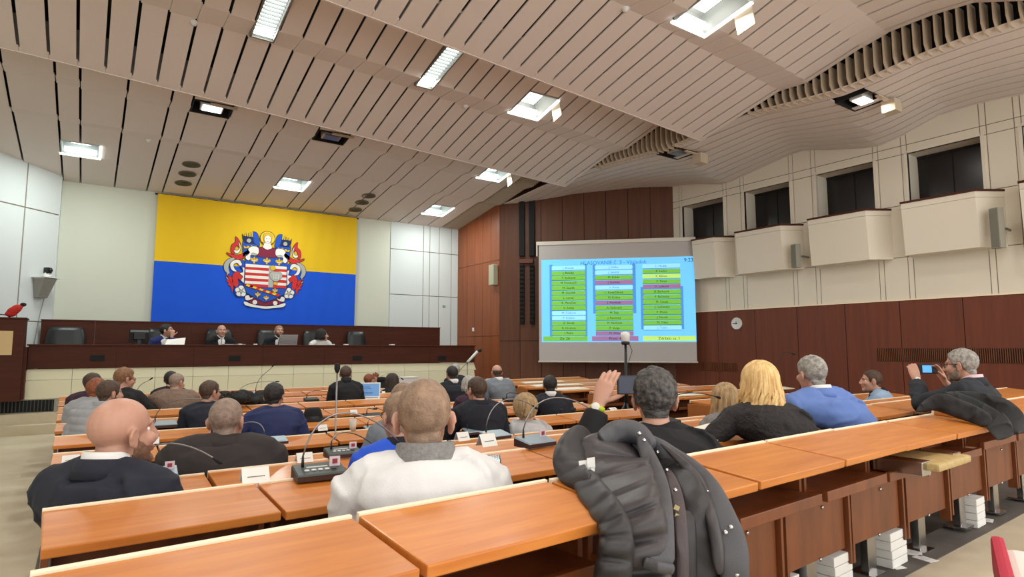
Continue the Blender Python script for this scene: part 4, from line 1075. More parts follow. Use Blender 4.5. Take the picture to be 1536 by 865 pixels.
    g.obj('trousers', (legs or {}).get('m') or mat('trouser_dark', srgb(34, 36, 44), .85), root)
    for q, h0, kn, an in LEG:
        g = MB(); g.tube([an - f * .05 - up * .045, an - up * .03, an + f * .08 - up * .05, an + f * .17 - up * .062], [.036, .042, .036, .024], 10); g.obj('shoe', SHOE, root)
    # ---- hair
    if hair:
        st = hair['st']
        if st in ('short', 'fringe'):
            V, F = hair_shell(me, Minv, M, sc, hair.get('th', .012), hair.get('hf', .062), hair.get('top', 1.), hair.get('lo', -1.), hair.get('hi', 1.), hair.get('nz', .35))
            g = MB(); g.add(V, F, 0, None, True); g.obj('hair', hair['m'], root)
        else:
            g = MB(); long_hair(g, M, **hair['a']); g.obj('hair', hair['m'], root)
    if beard:
        def bm_(p):
            if p.y < .0 or abs(p.x) > .09 or p.z < -.135: return -1
            zt = interp([(0, -.005), (.03, -.03), (.05, -.045), (.075, -.05), (.2, -.046)], p.y)
            if abs(p.x) < .024 and -.078 < p.z < -.054 and p.y > .07: return -1
            return min(zt - p.z, p.y - .0 + .005)
        V, F = hair_shell(me, Minv, M, sc, beard.get('th', .006), fcut=bm_)
        g = MB(); g.add(V, F, 0, None, True); g.obj('beard', beard['m'], root)
    if glasses:
        g = MB()
        for q in (-1, 1):
            g.tube([M @ Vector((q * .033 + .023 * cos(u), .106 - abs(q * .033 + .023 * cos(u)) * .22, .002 + .017 * sin(u))) for u in [2 * pi * j / 14 for j in range(15)]], .0018 * sc, 6)
            g.tube([M @ Vector(v) for v in ((q * .056, .094, .008), (q * .079, .05, .008), (q * .084, -.01, .008), (q * .083, -.028, -.008))], .0022 * sc, 6)
        g.tube([M @ Vector(v) for v in ((-.010, .104, .004), (0, .108, .007), (.010, .104, .004))], .0018 * sc, 6)
        g.obj('glasses', glasses, root)
    PEOPLE.append((label[:30], round(sc, 3), [round(v, 2) for v in Hc], round((Hc.z + .118 * sc - fl), 2)))
    def watch(i, m_face, m_band):
        q, S_, El, Hd, sp = A[i]; d = (Hd - El).normalized(); c = Hd - d * .012; a = d.orthogonal().normalized(); b = d.cross(a)
        g = MB(); g.loft([ring(c + d * x, a, b, r_ * sc, r_ * sc, 18) for x, r_ in ((-.011, .0275), (-.011, .0305), (.011, .0305), (.011, .0275))]); w_ = g.obj('watch_band', m_band, root)
        n = Vector(sp.get('n', (0, 0, 1))); n = (n - d * n.dot(d)).normalized(); p = c + n * .028 * sc
        g = MB(); g.loft([ring(p + n * h, d, n.cross(d), r_, r_, 18) for h, r_ in ((0, .019), (.008, .019), (.009, .016))]); g.obj('watch_face', m_face, root)
    return dict(watch=watch, root=root, O=O, M=M, N=N, rt=rt, f=f, up=up, sc=sc, A=A, Hl=Hl, spine=spine, me=me)
NAVY = cloth('suit_navy', (30, 34, 48)); NAVY2 = cloth('suit_dark_navy', (20, 24, 36)); BLUE = cloth('suit_blue', (36, 46, 92)); BRN = cloth('suit_brown_black', (52, 46, 46))
TWEED = cloth('tweed_brown', (138, 114, 98), bs=120, b=.5, var=.4, vs=(60, 60, 60)); GREYS = cloth('suit_grey', (120, 128, 138)); LBLUE = cloth('suit_light_blue', (98, 126, 188), var=.12)
BLK = cloth('knit_black', (20, 20, 24)); PURP = cloth('jacket_plum', (58, 28, 48)); PUFF = cloth('puffer_grey', (158, 160, 164), .6, .1); WHT = cloth('jacket_white', (222, 222, 222), .7, .12, 160, .05)
ROYAL = cloth('jacket_royal', (28, 86, 216), .7); SHB = cloth('shirt_pale_blue', (150, 176, 204), .8, var=.1); SHW = cloth('shirt_white', (228, 228, 226), .8, .1, 200, .04)
LACE = mat('lace_black', srgb(16, 15, 17), .75, var=.7, vscale=(70, 70, 70), bump=.8, bscale=70, col2=srgb(30, 27, 28), rampw=(.55, .75))
LGREY = cloth('blouse_pale', (196, 196, 198)); DKGREY = cloth('jacket_charcoal', (36, 40, 48)); PINKS = cloth('shirt_pink', (226, 196, 204), .8, .1, 200, .04); STR = cloth('fleece_grey', (140, 138, 136), bs=90, b=.7, var=.35, vs=(80, 80, 80))
HB = hairm('hair_dark', (40, 36, 34), (18, 16, 15)); HBR = hairm('hair_brown', (84, 62, 46), (50, 36, 27)); HG = hairm('hair_grey', (196, 192, 184), (120, 116, 110)); HBL = hairm('hair_blonde', (240, 208, 146), (196, 150, 88), (34, 34, 6)); HASH = hairm('hair_ash_blonde', (190, 160, 116), (120, 96, 66), (34, 34, 6))
HLB = hairm('hair_light_brown', (162, 134, 110), (120, 96, 78), (26, 26, 26)); HRED = hairm('hair_red', (150, 84, 50), (96, 48, 28)); HDB = hairm('hair_deep_brown', (64, 48, 40), (30, 22, 18), (34, 34, 6)); HG2 = hairm('hair_grey_dark', (172, 168, 160), (96, 92, 88), (40, 40, 40)); HSTUB = hairm('stubble', (142, 104, 82), (108, 76, 60), (60, 60, 60)); HGIN = hairm('hair_ginger_brown', (146, 104, 70), (100, 68, 44)); HCROP = hairm('hair_cropped', (158, 136, 120), (116, 98, 88), (40, 40, 40)); HSP = hairm('hair_salt', (92, 88, 85), (30, 28, 28), (46, 46, 30))
def short(m, th=.012, **k): return dict(st='short', m=m, th=th, **k)
def mid(v): return v
# ---- the back rows, nearest people
def yoke(p, rt, f, up, sc):
    z = p.z + .02 * p.dot(rt) * p.dot(rt) * 10
    d = -.006 * math.exp(-((z + .165) / .006) ** 2) if p.dot(f) < .02 else 0
    s_ = p.dot(rt)
    return d + .004 * sin(s_ * 26 + 4 * sin(p.z * 9)) * (1 if z < -.165 else .3)
w_ = person('man with close cropped hair in a white jacket with grey collar, seen from behind', (637, 569), 0, Y=1.87, yaw=20, hyaw=27, w=78, ww=.158, skin=SKINR, hair=short(HLB, .0045, hf=.07, nz=.25), top=WHT, collar=dict(m=STR, z0=-.045, z1=.045, r0=.084, r1=.071, th=.012, t=.25), vox=.005, cvox=.008, off=.022, disp=yoke, wr=.010, sw=1.05)
def tagstrip(d, nm, m, pts, r=.004):
    MB().tube([d['N'] + d['rt'] * x + d['f'] * y + d['up'] * z for x, y, z in pts], r, 6).obj(nm, m, d['root'])
tagstrip(w_, 'collar_lining', NAVY2, [(.10 * cos(u), -.02 + .088 * sin(u) * 1.05, -.035) for u in [pi + pi * j / 10 for j in range(11)]], .008)
person('bald bearded man in a navy suit looking right, nearest the left aisle', (187, 596), 1, Y=2.70, nk=.102, yaw=40, hyaw=62, pitch=-4, w=83, ww=.187, skin=SKINR, hair=None, top=NAVY, collar=NAVY, shirt=SHW, beard=dict(m=HSTUB, th=.0016), vox=.0055, cvox=.009, face=True, sw=1.06, wr=.007, hipdx=.06)
person('stocky man with cropped grey hair in a blackish brown suit, seen from behind', (341, 597), 2, Y=3.62, nk=.104, yaw=14, hyaw=28, w=47, ww=.164, skin=SKINR, hair=short(HCROP, .004, hf=.08, nz=.2), top=BRN, collar=BRN, vox=.007, cvox=.01, sw=1.25, off=.03, wr=.008, jaw=1.15)
person('man in a bright blue jacket with glasses, mostly hidden behind the white jacket man', (600, 588), 1, Y=2.72, yaw=10, hyaw=0, w=52, ww=.168, skin=SKINR, hair=short(HLB, .006), top=ROYAL, collar=dict(m=NAVY2, z0=-.05, z1=.02, r0=.092, r1=.075), glasses=BLACK, vox=.007, hipdx=-.06, face=True)
person('light haired man in a grey jacket just beyond the blue jacket man', (605, 575), 2, Y=3.70, yaw=10, hyaw=10, w=36, ww=.165, hair=short(HLB, .01), top=GREYS, vox=.009, hipdx=-.12, arms={'L': dict(l=(-.30, .30, .76))})
# ---- woman and men of the second row, right half
P23 = person('dark haired man in a black sweater holding a phone up with his left hand', (981, 556), 0, Y=2.02, yaw=40, hyaw=44, w=69, ww=.162, skin=SKINR, hair=short(HSP, .014, hf=.06, top=1.35, nz=.5), top=BLK, vox=.005, cvox=.009, off=.014, sw=1.0,
       arms={'L': dict(w=atD(897, 609, 2.82), d=(.36, -.12, .9), n=(-.76, -.5, .2), curls=(.28, .34, .4, .45), thumb=(.85, -.05, .1), tc=.1, e=atD(874, 688, 2.74), cuff=.10), 'R': dict(l=(.24, .40, .66), out=.8)})
P23['watch'](0, mat('watch_white', srgb(228, 226, 216), .3), mat('watch_lime', srgb(186, 200, 40), .5))
def lacef(p, rt, f, up, sc): return .004 * noise.noise(p * 45)
b_ = person('woman with long wavy blonde hair in a black lace top', (1138, 545), 0, Y=2.12, yaw=38, hyaw=40, sc=1.0, skin=SKINP, hair=dict(st='long', m=HBL, a=dict(length=.265, n=84, wave=.017, width=1.02, spread=1.14, rad=.0095)), top=LACE, vox=.006, cvox=.008, disp=lacef, sw=.98,
       arms={'L': dict(w=atD(1058, 655, 3.62), out=.9, down=.8, d=(-.5, .8, -.2), cuff=.12), 'R': dict(l=(.16, .36, .76))})
person('grey haired man in a light blue suit leaning to the left', (1216, 534), 0, Y=2.10, yaw=18, hyaw=22, tilt=-3, sc=.93, skin=SKINR, hair=short(HG2, .008, hf=.07, top=1.3), top=LBLUE, collar=LBLUE, shirt=SHW, vox=.006, cvox=.009, hipdx=.22, sw=1.1, off=.02, wr=.010, wfreq=8, arms={'L': dict(l=(-.36, .36, .77), out=1.1, down=.6, cuff=.07)})
person('smaller woman with straight ash blonde hair in a grey patterned top', (1086, 577), 1, Y=2.95, yaw=30, hyaw=36, w=36, ww=.19, skin=SKINP, hair=dict(st='long', m=HASH, a=dict(length=.26, n=40, wave=.006, width=1.02, spread=1.12, rad=.012, seed=5)), top=STR, vox=.009, sw=.95)
PH0 = person('grey haired man with glasses and dark suit, photographing with a phone in both hands', (1440, 524), 0, Y=1.98, yaw=-4, hyaw=-2, pitch=3, sc=1.04, skin=SKINR, hair=short(HG2, .009, hf=.066, top=1.2), top=DKGREY, collar=DKGREY, shirt=PINKS, glasses=BLACK, beard=dict(m=HCROP, th=.0014), face=True, vox=.0055, cvox=.009, sw=1.05, off=.018, wr=.009, fl=.20,
       arms={'L': dict(w=atD(1375, 571, 5.02), d=(.25, .3, .85), n=(-.75, -.55, .2), curls=(.35, .4, .45, .5), thumb=(.7, .25, .1), out=1.0, down=.9, cuff=.13), 'R': dict(w=atD(1418, 572, 5.12), d=(-.35, .25, .8), n=(.8, -.35, .25), curls=(.25, .4, .45, .5), thumb=(-.75, .1, .35), out=.6, down=1., cuff=.13)})
PH0['watch'](0, mat('watch_white', srgb(228, 226, 216), .3), mat('watch_steel', srgb(190, 190, 190), .3, 1.))
person('man in a pale blue shirt sitting sideways with folded hands beside the wood wall', (1306, 555), 2, Y=3.72, fl=.10, yaw=-30, hyaw=-38, w=24, ww=.18, skin=SKINR, hair=short(HBR, .007, hf=.08), top=SHB, collar=dict(m=NAVY2, z0=-.04, z1=.02, r0=.085, r1=.072), face=True, vox=.008, arms={'L': dict(l=(-.08, .34, .74), curl=.7), 'R': dict(l=(-.0, .33, .75), curl=.7)})
# ---- middle of the left block
person('man in a dark navy suit turned left, beside a grey haired woman', (715, 566), 3, Y=4.62, yaw=6, hyaw=-2, w=26, ww=.168, skin=SKINR, hair=short(HBR, .012), top=NAVY2, collar=NAVY2, vox=.008, sw=1.1, off=.02, wr=.008, arms={'L': dict(l=(-.20, .42, .80))})
person('woman with short streaked blonde hair, pale top and red lanyard', (788, 592), 3, Y=4.58, yaw=30, hyaw=32, w=35, ww=.2, skin=SKINP, hair=dict(st='long', m=HASH, a=dict(length=.085, n=46, wave=.004, width=1.05, spread=1.02, rad=.013, tipin=.25, seed=9)), top=LGREY, vox=.008, sw=.95)
person('dark haired man in a black jacket with white collar near the cross aisle', (825, 563), 4, Y=5.62, yaw=30, hyaw=36, w=19, ww=.155, skin=SKIN, hair=short(HB, .010, hf=.09), top=NAVY2, shirt=SHW, vox=.009, sw=1.05)
person('man in a blue suit leaning to the left with dark hair', (412, 575), 4, Y=5.62, yaw=2, hyaw=30, w=27, ww=.168, skin=SKINR, hair=short(HB, .014), top=BLUE, collar=BLUE, vox=.008, sw=1.1, off=.02, wr=.010, hipdx=-.02, arms={'L': dict(l=(-.42, .30, .78), out=1.), 'R': dict(l=(.24, .25, .74))})
person('man with glasses and dark navy jacket looking right, behind the stocky man', (316, 571), 5, Y=6.55, yaw=10, hyaw=60, w=27, ww=.185, skin=SKINR, hair=short(HBR, .010), top=NAVY, glasses=BLACK, face=True, vox=.008, sw=1.05)
person('man in a brown tweed jacket looking up to the right', (266, 560), 7, Y=8.42, yaw=12, hyaw=50, pitch=8, w=20, ww=.185, skin=SKINR, hair=short(HCROP, .006, hf=.085), top=TWEED, collar=TWEED, vox=.009, sw=1.2, off=.03)
person('dark haired man in black partly hidden behind the brown tweed jacket', (257, 557), 8, Y=9.38, yaw=5, hyaw=20, w=15, ww=.165, hair=short(HB, .012), top=BLK, vox=.011)
person('man with glasses in a black sweater leaning back and looking right', (188, 553), 7, Y=8.44, yaw=25, hyaw=66, pitch=6, w=25, ww=.19, skin=SKINR, hair=short(HGIN, .016, hf=.07, top=1.3), top=BLK, glasses=BLACK, face=True, vox=.009, arms={'R': dict(l=(.30, .36, .76), out=.8)})
person('brown haired person in a plum jacket at the left aisle', (140, 560), 8, Y=9.38, yaw=12, hyaw=40, w=21, ww=.17, skin=SKIN, hair=short(HBR, .014), top=PURP, vox=.010)
person('red haired person in a pale grey jacket at the left aisle', (147, 568), 6, Y=7.45, yaw=14, hyaw=40, w=21, ww=.17, skin=SKINP, hair=short(HRED, .016), top=PUFF, off=.035, vox=.010)
def quilt(p, rt, f, up, sc): return .010 * abs(sin(p.z * 52)) ** .6 - .006
person('bearded dark haired man in a grey quilted puffer jacket looking right', (166, 571), 5, Y=6.52, yaw=16, hyaw=62, w=31, ww=.19, skin=SKINR, hair=short(HBR, .012), top=PUFF, off=.04, disp=quilt, beard=dict(m=HBR, th=.008), face=True, vox=.008, collar=dict(m=PUFF, z0=-.04, z1=.04, r0=.10, r1=.085, th=.014), hipdx=-.08)
person('man in a black turtleneck behind an open white laptop', (519, 549), 7, Y=8.40, yaw=6, hyaw=30, w=15, ww=.155, skin=SKINR, hair=short(HBR, .010), top=BLK, collar=dict(m=BLK, z0=-.04, z1=.055, r0=.075, r1=.066, th=.008, t=.05), vox=.009, sw=1.05)
person('woman with straight brown hair facing the dais', (588, 561), 8, Y=9.36, yaw=5, hyaw=10, w=17, ww=.18, skin=SKIN, hair=dict(st='long', m=HDB, a=dict(length=.24, n=34, wave=.004, width=1., spread=1.05, rad=.013, seed=4)), top=BLK, vox=.011, sw=.9)
person('grey blonde haired woman sitting left of the dark navy suit', (704, 565), 5, Y=6.5, yaw=5, hyaw=20, w=19, ww=.18, skin=SKINP, hair=dict(st='long', m=HG, a=dict(length=.09, n=34, wave=.006, width=1., spread=1.05, rad=.013, seed=8)), top=PURP, vox=.011, sw=.9)
person('balding man in a grey suit looking left in front of the wood wall', (745, 547), 6, Y=7.46, yaw=8, hyaw=12, w=15, ww=.158, skin=SKINR, hair=short(HBR, .006, hi=.045), top=GREYS, shirt=SHW, vox=.009, sw=1.1, off=.02, hipdx=.05)
person('dark haired man in a black suit near the right end of the dais', (678, 549), 6, Y=7.46, yaw=5, hyaw=12, w=14, ww=.16, skin=SKINR, hair=short(HB, .010), top=NAVY2, shirt=SHW, vox=.010, sw=1.1)
person('balding man almost hidden behind the black suit near the dais end', (683, 545), 8, Y=9.38, yaw=5, hyaw=12, w=13, ww=.16, skin=SKINR, hair=short(HG, .005, hf=.09), top=NAVY2, vox=.012)
ph_ = person('reddish haired person raising a camera in the front row', (554, 561), 9, Y=10.35, yaw=-10, hyaw=55, w=14, ww=.185, skin=SKINR, hair=short(HRED, .014), top=BLK, vox=.010, arms={'R': dict(w=atY(564, 569, 10.35), d=(.4, .1, .8), n=(.3, -.9, .1), curl=.8), 'L': dict(w=atY(557, 573, 10.3), d=(.8, .1, .6), n=(-.1, -.9, .1), curl=.8)})
# ---- at the dais, facing the hall
def dais(label, px, py, w, **k): return person(label, (px, py), None, Y=14.25, fl=.55, seat=.47, w=w, hipY=14.40, vox=.010, legs=None, **{**dict(yaw=180, hyaw=180, face=True), **k})
JB = cloth('jacket_blue_dais', (40, 52, 110))
dais('man in white shirt and blue jacket with his hand on his chin at the dais', 251, 486, 14.5, ww=.175, hyaw=112, pitch=-8, yaw=165, skin=SKINR, hair=short(HB, .014, hf=.075), top=JB, shirt=SHW, vfront=1.5, arms={'L': dict(w=atY(258, 505, 14.02), d=(.1, .1, .9), n=(0, -1, .2), curl=1.2), }, hipdx=-.05)
dais('bald man in a black suit and tie in the middle of the dais', 333, 487, 13.6, ww=.155, skin=SKINR, hair=None, top=BLK, shirt=SHW, tie=GREYS, vfront=1., pitch=-6, sw=1.1)
dais('short haired bearded man in a dark suit behind a silver laptop at the dais', 419, 488, 12.5, ww=.155, skin=SKINR, hair=short(HLB, .006), beard=dict(m=HBR, th=.006), top=NAVY2, shirt=SHW, tie=BLK, vfront=1., pitch=-10, sw=1.1, hipdx=-.08)
dais('dark haired woman in a white blouse looking sideways at the dais', 484, 494, 12, ww=.17, hyaw=105, skin=SKIN, hair=dict(st='long', m=HB, a=dict(length=.13, n=34, wave=.006, width=1., spread=1.1, rad=.013, seed=3)), top=SHW, sw=.98)
for p in PEOPLE: print('PERSON', p)
# ================================================================== THINGS ON THE DESKS
CONS = mat('console_grey', srgb(74, 84, 82), .4, .2, var=.15, vscale=(40, 40, 40)); CONSB = mat('console_blue', srgb(150, 168, 180), .35, .2)
BROWNP = mat('console_base', srgb(62, 36, 28), .5); BADGE = mat('badge_red', srgb(150, 60, 70), .6); BADGEW = mat('badge_white', srgb(222, 206, 214), .6)
def console(label, p, rot, tip, big=True, badge=True, grp='microphone consoles', dark=False, bend=None, s=1.):
    s *= .8
    """desk microphone unit: wedge body, keys, badge, gooseneck rising to the capsule at tip (world)"""
    t = thing('microphone_console', label, 'microphone', p, rot, grp)
    R = Matrix.Rotation(-rot, 4, 'Z')
    w, d, h0, h1 = .115 * s, .07 * s, .022 * s, .048 * s
    mb = MB(); mb.hexa([(-w, -d, 0), (w, -d, 0), (w, d, 0), (-w, d, 0), (-w, -d, h0), (w, -d, h0), (w, d, h1), (-w, d, h1)]); mb.obj('base', BLACK if dark else BROWNP, t)
    mb = MB(); mb.hexa([(-w * 1.0, -d * 1.0, h0 + .001), (w, -d, h0 + .001), (w, d, h1 + .001), (-w, d, h1 + .001), (-w * .96, -d * .94, h0 + .008), (w * .96, -d * .94, h0 + .008), (w * .96, d * .94, h1 + .008), (-w * .96, d * .94, h1 + .008)]); mb.obj('panel', BLACK if dark else (CONS if big else CONSB), t)
    zs = lambda y: lerp(h0, h1, (y + d) / (2 * d)) + .008
    if big:
        for i in range(5):
            x = (-.55 + i * .27) * w; y = -.3 * d; m_ = MB(); m_.lathe([(.0095, 0), (.0095, .004), (.006, .005)], 12, 0, Matrix.Translation((x, y, zs(y) - .001))); m_.obj('key', WHITEP if i < 4 else CONS, t)
        mb = MB(); y = .25 * d; mb.box(-.5 * w, .35 * w, y - .004, y + .004, zs(y) - .002, zs(y) + .002); mb.obj('display_strip', WHITEP, t)
    if badge:
        x0, y = .42 * w, .1 * d
        mb = MB(); mb.box(x0, x0 + .05 * s, y, y + .004, zs(y), zs(y) + .045 * s, 0); mb.box(x0 + .013 * s, x0 + .037 * s, y - .002, y, zs(y) + .012 * s, zs(y) + .034 * s, 1); mb.box(x0 + .0, x0 + .05 * s, y - .002, y, zs(y) - .012, zs(y), 2); mb.obj('crest_card', [BADGEW, BADGE, BLACK], t)
    b = Vector((-.62 * w, .45 * d, zs(.45 * d)))
    tl = R @ (Vector(tip) - Vector(p)); L = (tl - b).length
    mb = MB(); mb.tube([b - Vector((0, 0, .004)), b + Vector((0, 0, .05 * s))], [.008 * s, .005 * s], 10); mb.obj('stem', BLACK, t)
    up_ = bend if bend is not None else .55
    q1 = b + Vector((0, 0, .05 * s)); c1 = q1 + Vector((tl.x - b.x, tl.y - b.y, 0)) * .12 + Vector((0, 0, max(tl.z - b.z, 0) * .5 + L * up_ * .5)); c2 = tl - (tl - q1).normalized() * L * .3 + Vector((0, 0, L * up_ * .35))
    pts = [q1 * (1 - u) ** 3 + c1 * 3 * u * (1 - u) ** 2 + c2 * 3 * u * u * (1 - u) + tl * u ** 3 for u in [i / 16 for i in range(17)]]
    MB().tube(pts, .0042 * s, 8).obj('gooseneck', STEEL if not dark else BLACK, t)
    dr = (pts[-1] - pts[-2]).normalized(); MB().tube([tl - dr * .01, tl + dr * .012, tl + dr * .045 * s, tl + dr * .055 * s], [.006 * s, .011 * s, .0105 * s, .004 * s], 10).obj('capsule', BLACKM, t)
    return t
def on_row(px, py, k, h=0.):
    """a point of the photo on the desk tops of row k"""
    z = EZ - HROW[k] - .012
    p = atZ(px, py, z)
    for _ in range(4):
        y0 = yrow(k, p.x); z = row_h(k, p.x) + (p.y - y0) * tan(radians(5.2)) + .004 + h; p = atZ(px, py, z)
    return p
def tip(px, py, dep): return atD(px, py, dep)
p = on_row(479, 716, 1); console('grey microphone console with keys and crest card, nearest, left of the white jacket', p, -.06, tip(600, 665, pix(p)[2] + .30), bend=1.0)
p = on_row(514, 684, 2); console('smaller looking grey microphone console directly behind the nearest console', p, -.05, tip(560, 668, pix(p)[2] + .3), bend=.5)
p = on_row(232, 718, 2); console('microphone console with crest card beside the bald man, its arm bending to the right', p, -.05, tip(322, 688, pix(p)[2] - .05), big=False, bend=.55)
p = on_row(803, 668, 1); console('pale microphone console with crest card left of the puffer coat', p, .12, tip(915, 641, pix(p)[2] + .35), big=False, bend=.8)
p = on_row(743, 657, 2); console('pale microphone console behind the tent card, arm bending over the blonde woman', p, .10, tip(800, 609, pix(p)[2] + .25), big=False, bend=.7, badge=False)
p = on_row(712, 650, 3); console('pale microphone console with crest card in front of the dark navy suit', p, .05, tip(760, 632, pix(p)[2] + .25), big=False, bend=.5)
p = on_row(245, 640, 5); console('grey microphone console right of the bald head, two rows in front of the stocky man', p, 0, tip(338, 604, pix(p)[2] - .2), big=False, badge=False, bend=.3, s=1.15)
p = on_row(562, 646, 5); console('grey microphone console with cup beside it, next to the black hat row', p, 0, tip(600, 630, pix(p)[2] + .2), big=False, bend=.4)
p = on_row(559, 626, 6); console('black low microphone console with two short arms, left of the blue jacket man', p, 0, tip(560, 613, pix(p)[2]), dark=True, badge=False, bend=.1, big=False)
p = on_row(467, 601, 7); console('black microphone console beside a name card left of the turtleneck man', p, 0, tip(494, 588, pix(p)[2] + .1), dark=True, badge=False, bend=.3, big=False)
p = on_row(572, 586, 8); console('pale microphone console right of the turtleneck man, under a long arm', p, 0, tip(602, 567, pix(p)[2] + .1), big=False, badge=False, bend=.9, s=1.2)
p = on_row(846, 616, 4); console('black closed microphone console near the cross aisle end of its row', p, .1, tip(838, 609, pix(p)[2]), dark=True, badge=False, bend=.05, big=False, s=1.3)
p = on_row(768, 602, 5); console('black microphone console behind the streaked blonde woman', p, .1, tip(778, 590, pix(p)[2]), dark=True, badge=False, bend=.1, big=False, s=1.2)
p = on_row(392, 592, 9); console('microphone console whose thin arm rises steeply in front of the dais base', p, 0, tip(409, 549, pix(p)[2]), big=False, badge=False, bend=.0, s=1.3)
p = on_row(366, 596, 8); console('microphone console with a long low arm left of the steep one', p, 0, tip(414, 572, pix(p)[2]), big=False, badge=False, bend=.2, s=1.2)
p = on_row(212, 601, 8); console('microphone console in front of the glasses man leaning back', p, 0, tip(225, 569, pix(p)[2]), big=False, badge=False, bend=.2, s=1.2)
p = on_row(1000, 637, 1); console('microphone console behind the dark haired man, arm pointing right', p, .3, tip(1075, 595, pix(p)[2] + .35), dark=True, badge=False, bend=.3, big=False)
p = on_row(1166, 590, 3); console('microphone console hidden behind the light blue suit, arm curving above', p, .3, tip(1188, 530, pix(p)[2]), dark=True, badge=False, bend=.9, big=False, s=1.2)
p = on_row(410, 665, 3); console('microphone console with low arm behind the blue suit man', p, 0, tip(352, 640, pix(p)[2]), big=False, badge=False, bend=.6)
# ---- name cards
CARDT = mat('card_text', srgb(90, 90, 92), .8)
def card(label, p, rot=0., w=.10, h=.055, text=True, s=1.):
    t = thing('name_card', label, 'name card', p, rot, 'folded paper name cards'); w *= s; h *= s
    mb = MB(); mb.hexa([(-w, -.032, 0), (w, -.032, 0), (w, -.030, 0), (-w, -.030, 0), (-w, -.001, h), (w, -.001, h), (w, .001, h), (-w, .001, h)]); mb.hexa([(-w, .030, 0), (w, .030, 0), (w, .032, 0), (-w, .032, 0), (-w, -.001, h), (w, -.001, h), (w, .001, h), (-w, .001, h)]); mb.obj('paper', PAPER, t)
    if text:
        mb = MB(); q = .031 / h
        r_ = random.Random(int(p[0] * 1000)); x = -w * .6
        while x < w * .6:
            l = r_.uniform(.002, .005); z = h * .42; mb.box(x, x + l, -.032 + z / h * .031 - .002, -.032 + z / h * .031 - .0005, z - .0016, z + .0016); x += l + .0016
        mb.obj('printed_line', CARDT, t)
CD = [(382, 722, 1, .085, .055, 'white tent name card in front of the nearest microphone console'), (456, 692, 2, .075, .05, 'white tent name card left of the second nearest microphone console'), (730, 668, 1, .08, .06, 'white tent name card left of the pale console with crest card'),
      (693, 660, 2, .08, .055, 'white tent name card beside the white jacket man\'s right ear'), (227, 665, 4, .09, .05, 'white tent name card beside the bald man\'s nose'), (483, 645, 4, .075, .05, 'white tent name card at the tall microphone stand'),
      (530, 621, 5, .07, .05, 'white tent name card right of the black hat'), (461, 594, 7, .06, .05, 'white tent name card above the black console'), (276, 622, 6, .07, .05, 'white tent name card behind the dark navy man with glasses'),
      (818, 612, 4, .07, .045, 'white tent name card right of the streaked blonde woman'), (750, 606, 5, .07, .045, 'white tent name card left of the streaked blonde woman'), (118, 604, 9, .10, .035, 'low white card on the first desk by the left aisle, beside the plum jacket'), (118, 628, 7, .10, .03, 'pair of white papers folded on the desk left of the grey puffer'), (106, 694, 3, .08, .05, 'white tent card left of the bald man\'s shoulder'), (236, 598, 9, .06, .04, 'small bright card left of the brown tweed jacket'), (575, 591, 8, .05, .05, 'white tent card right of the white laptop'), (918, 614, 4, .10, .025, 'flat folded card right of the raised hand')]
for px, py, k, w_, h_, lab in CD:
    p = on_row(px, py, k); card(lab, p, .05 if px > 600 else -.03, w_ * .55, h_ * .95)
# ---- phone on the desk
p = on_row(738, 692, 1)
t = thing('smartphone', 'black smartphone lying on the desk right of the white jacket man', 'phone', p, -.55)
M_ = Matrix.Rotation(radians(5), 4, 'X'); MB().box(-.038, .038, -.075, .075, .002, .011, 0, M_, .003).obj('body', BLACK, t); MB().box(-.034, .034, -.068, .068, .0112, .0118, 0, M_).obj('display', mat('phone_glass', srgb(30, 32, 36), .08), t)
p = on_row(124, 606, 8)
t = thing('smartphone', 'smartphone with glowing white display left of the grey puffer jacket', 'phone', p, .2); MB().box(-.05, .05, -.03, .03, .002, .012, 0, None, .003).obj('body', BLACK, t); MB().box(-.046, .046, -.027, .027, .0122, .013).obj('display', mat('phone_screen_white', srgb(210, 225, 250), .3, emit=1.5), t)
# held phones
P23H = atD(954, 577, 2.86)
t = thing('smartphone', 'black smartphone held up by the dark haired man', 'phone', P23H, radians(-38))
MB().box(-.088, .088, -.005, .005, -.044, .044, 0, None, .004).obj('body', BLACK, t); MB().box(-.08, .08, -.0062, -.0052, -.039, .039).obj('display', mat('phone_screen_dark', srgb(24, 32, 60), .15, emit=.15), t)
P28H = atD(1393, 553, 5.14)
t = thing('smartphone', 'black smartphone with bright blue display held by the grey haired photographing man', 'phone', P28H, radians(-45))
MB().box(-.085, .085, -.006, .006, -.04, .04, 0, None, .004).obj('body', BLACK, t); MB().box(-.05, .02, -.0075, -.0062, -.030, .030).obj('display', mat('phone_screen_blue', srgb(90, 160, 230), .3, emit=.9), t)
# ---- laptop with lit screen
def laptop(label, p, rot, w=.17, d=.11, op=100, scr=True, lidm=WHITEP):
    t = thing('laptop', label, 'laptop', p, rot)
    MB().box(-w, w, -d, d, 0, .014, 0, None, .004).obj('base', lidm, t); MB().box(-w * .85, w * .85, -d * .1, d * .8, .0142, .016).obj('keyboard', mat('keys_grey', srgb(60, 62, 66), .6), t)
    R = Matrix.Translation((0, d - .004, .012)) @ Matrix.Rotation(radians(op - 90), 4, 'X').inverted()
    l = MB().box(-w, w, 0, .008, 0, .215, 0, R, .003).obj('lid', lidm, t)
    if scr:
        MB().box(-w * .9, w * .9, -.0015, -.0003, .018, .198, 0, R).obj('display', mat('laptop_screen', srgb(84, 124, 168), .3, emit=.75), l)
        g = MB(); r_ = random.Random(2)
        for i in range(7): g.box(-w * .75, -w * .75 + r_.uniform(.05, .2), -.0028, -.0016, .05 + i * .018, .056 + i * .018, 0, R)
        g.obj('text_lines', mat('screen_text', srgb(50, 80, 130), .5, emit=.3), l)
    return t
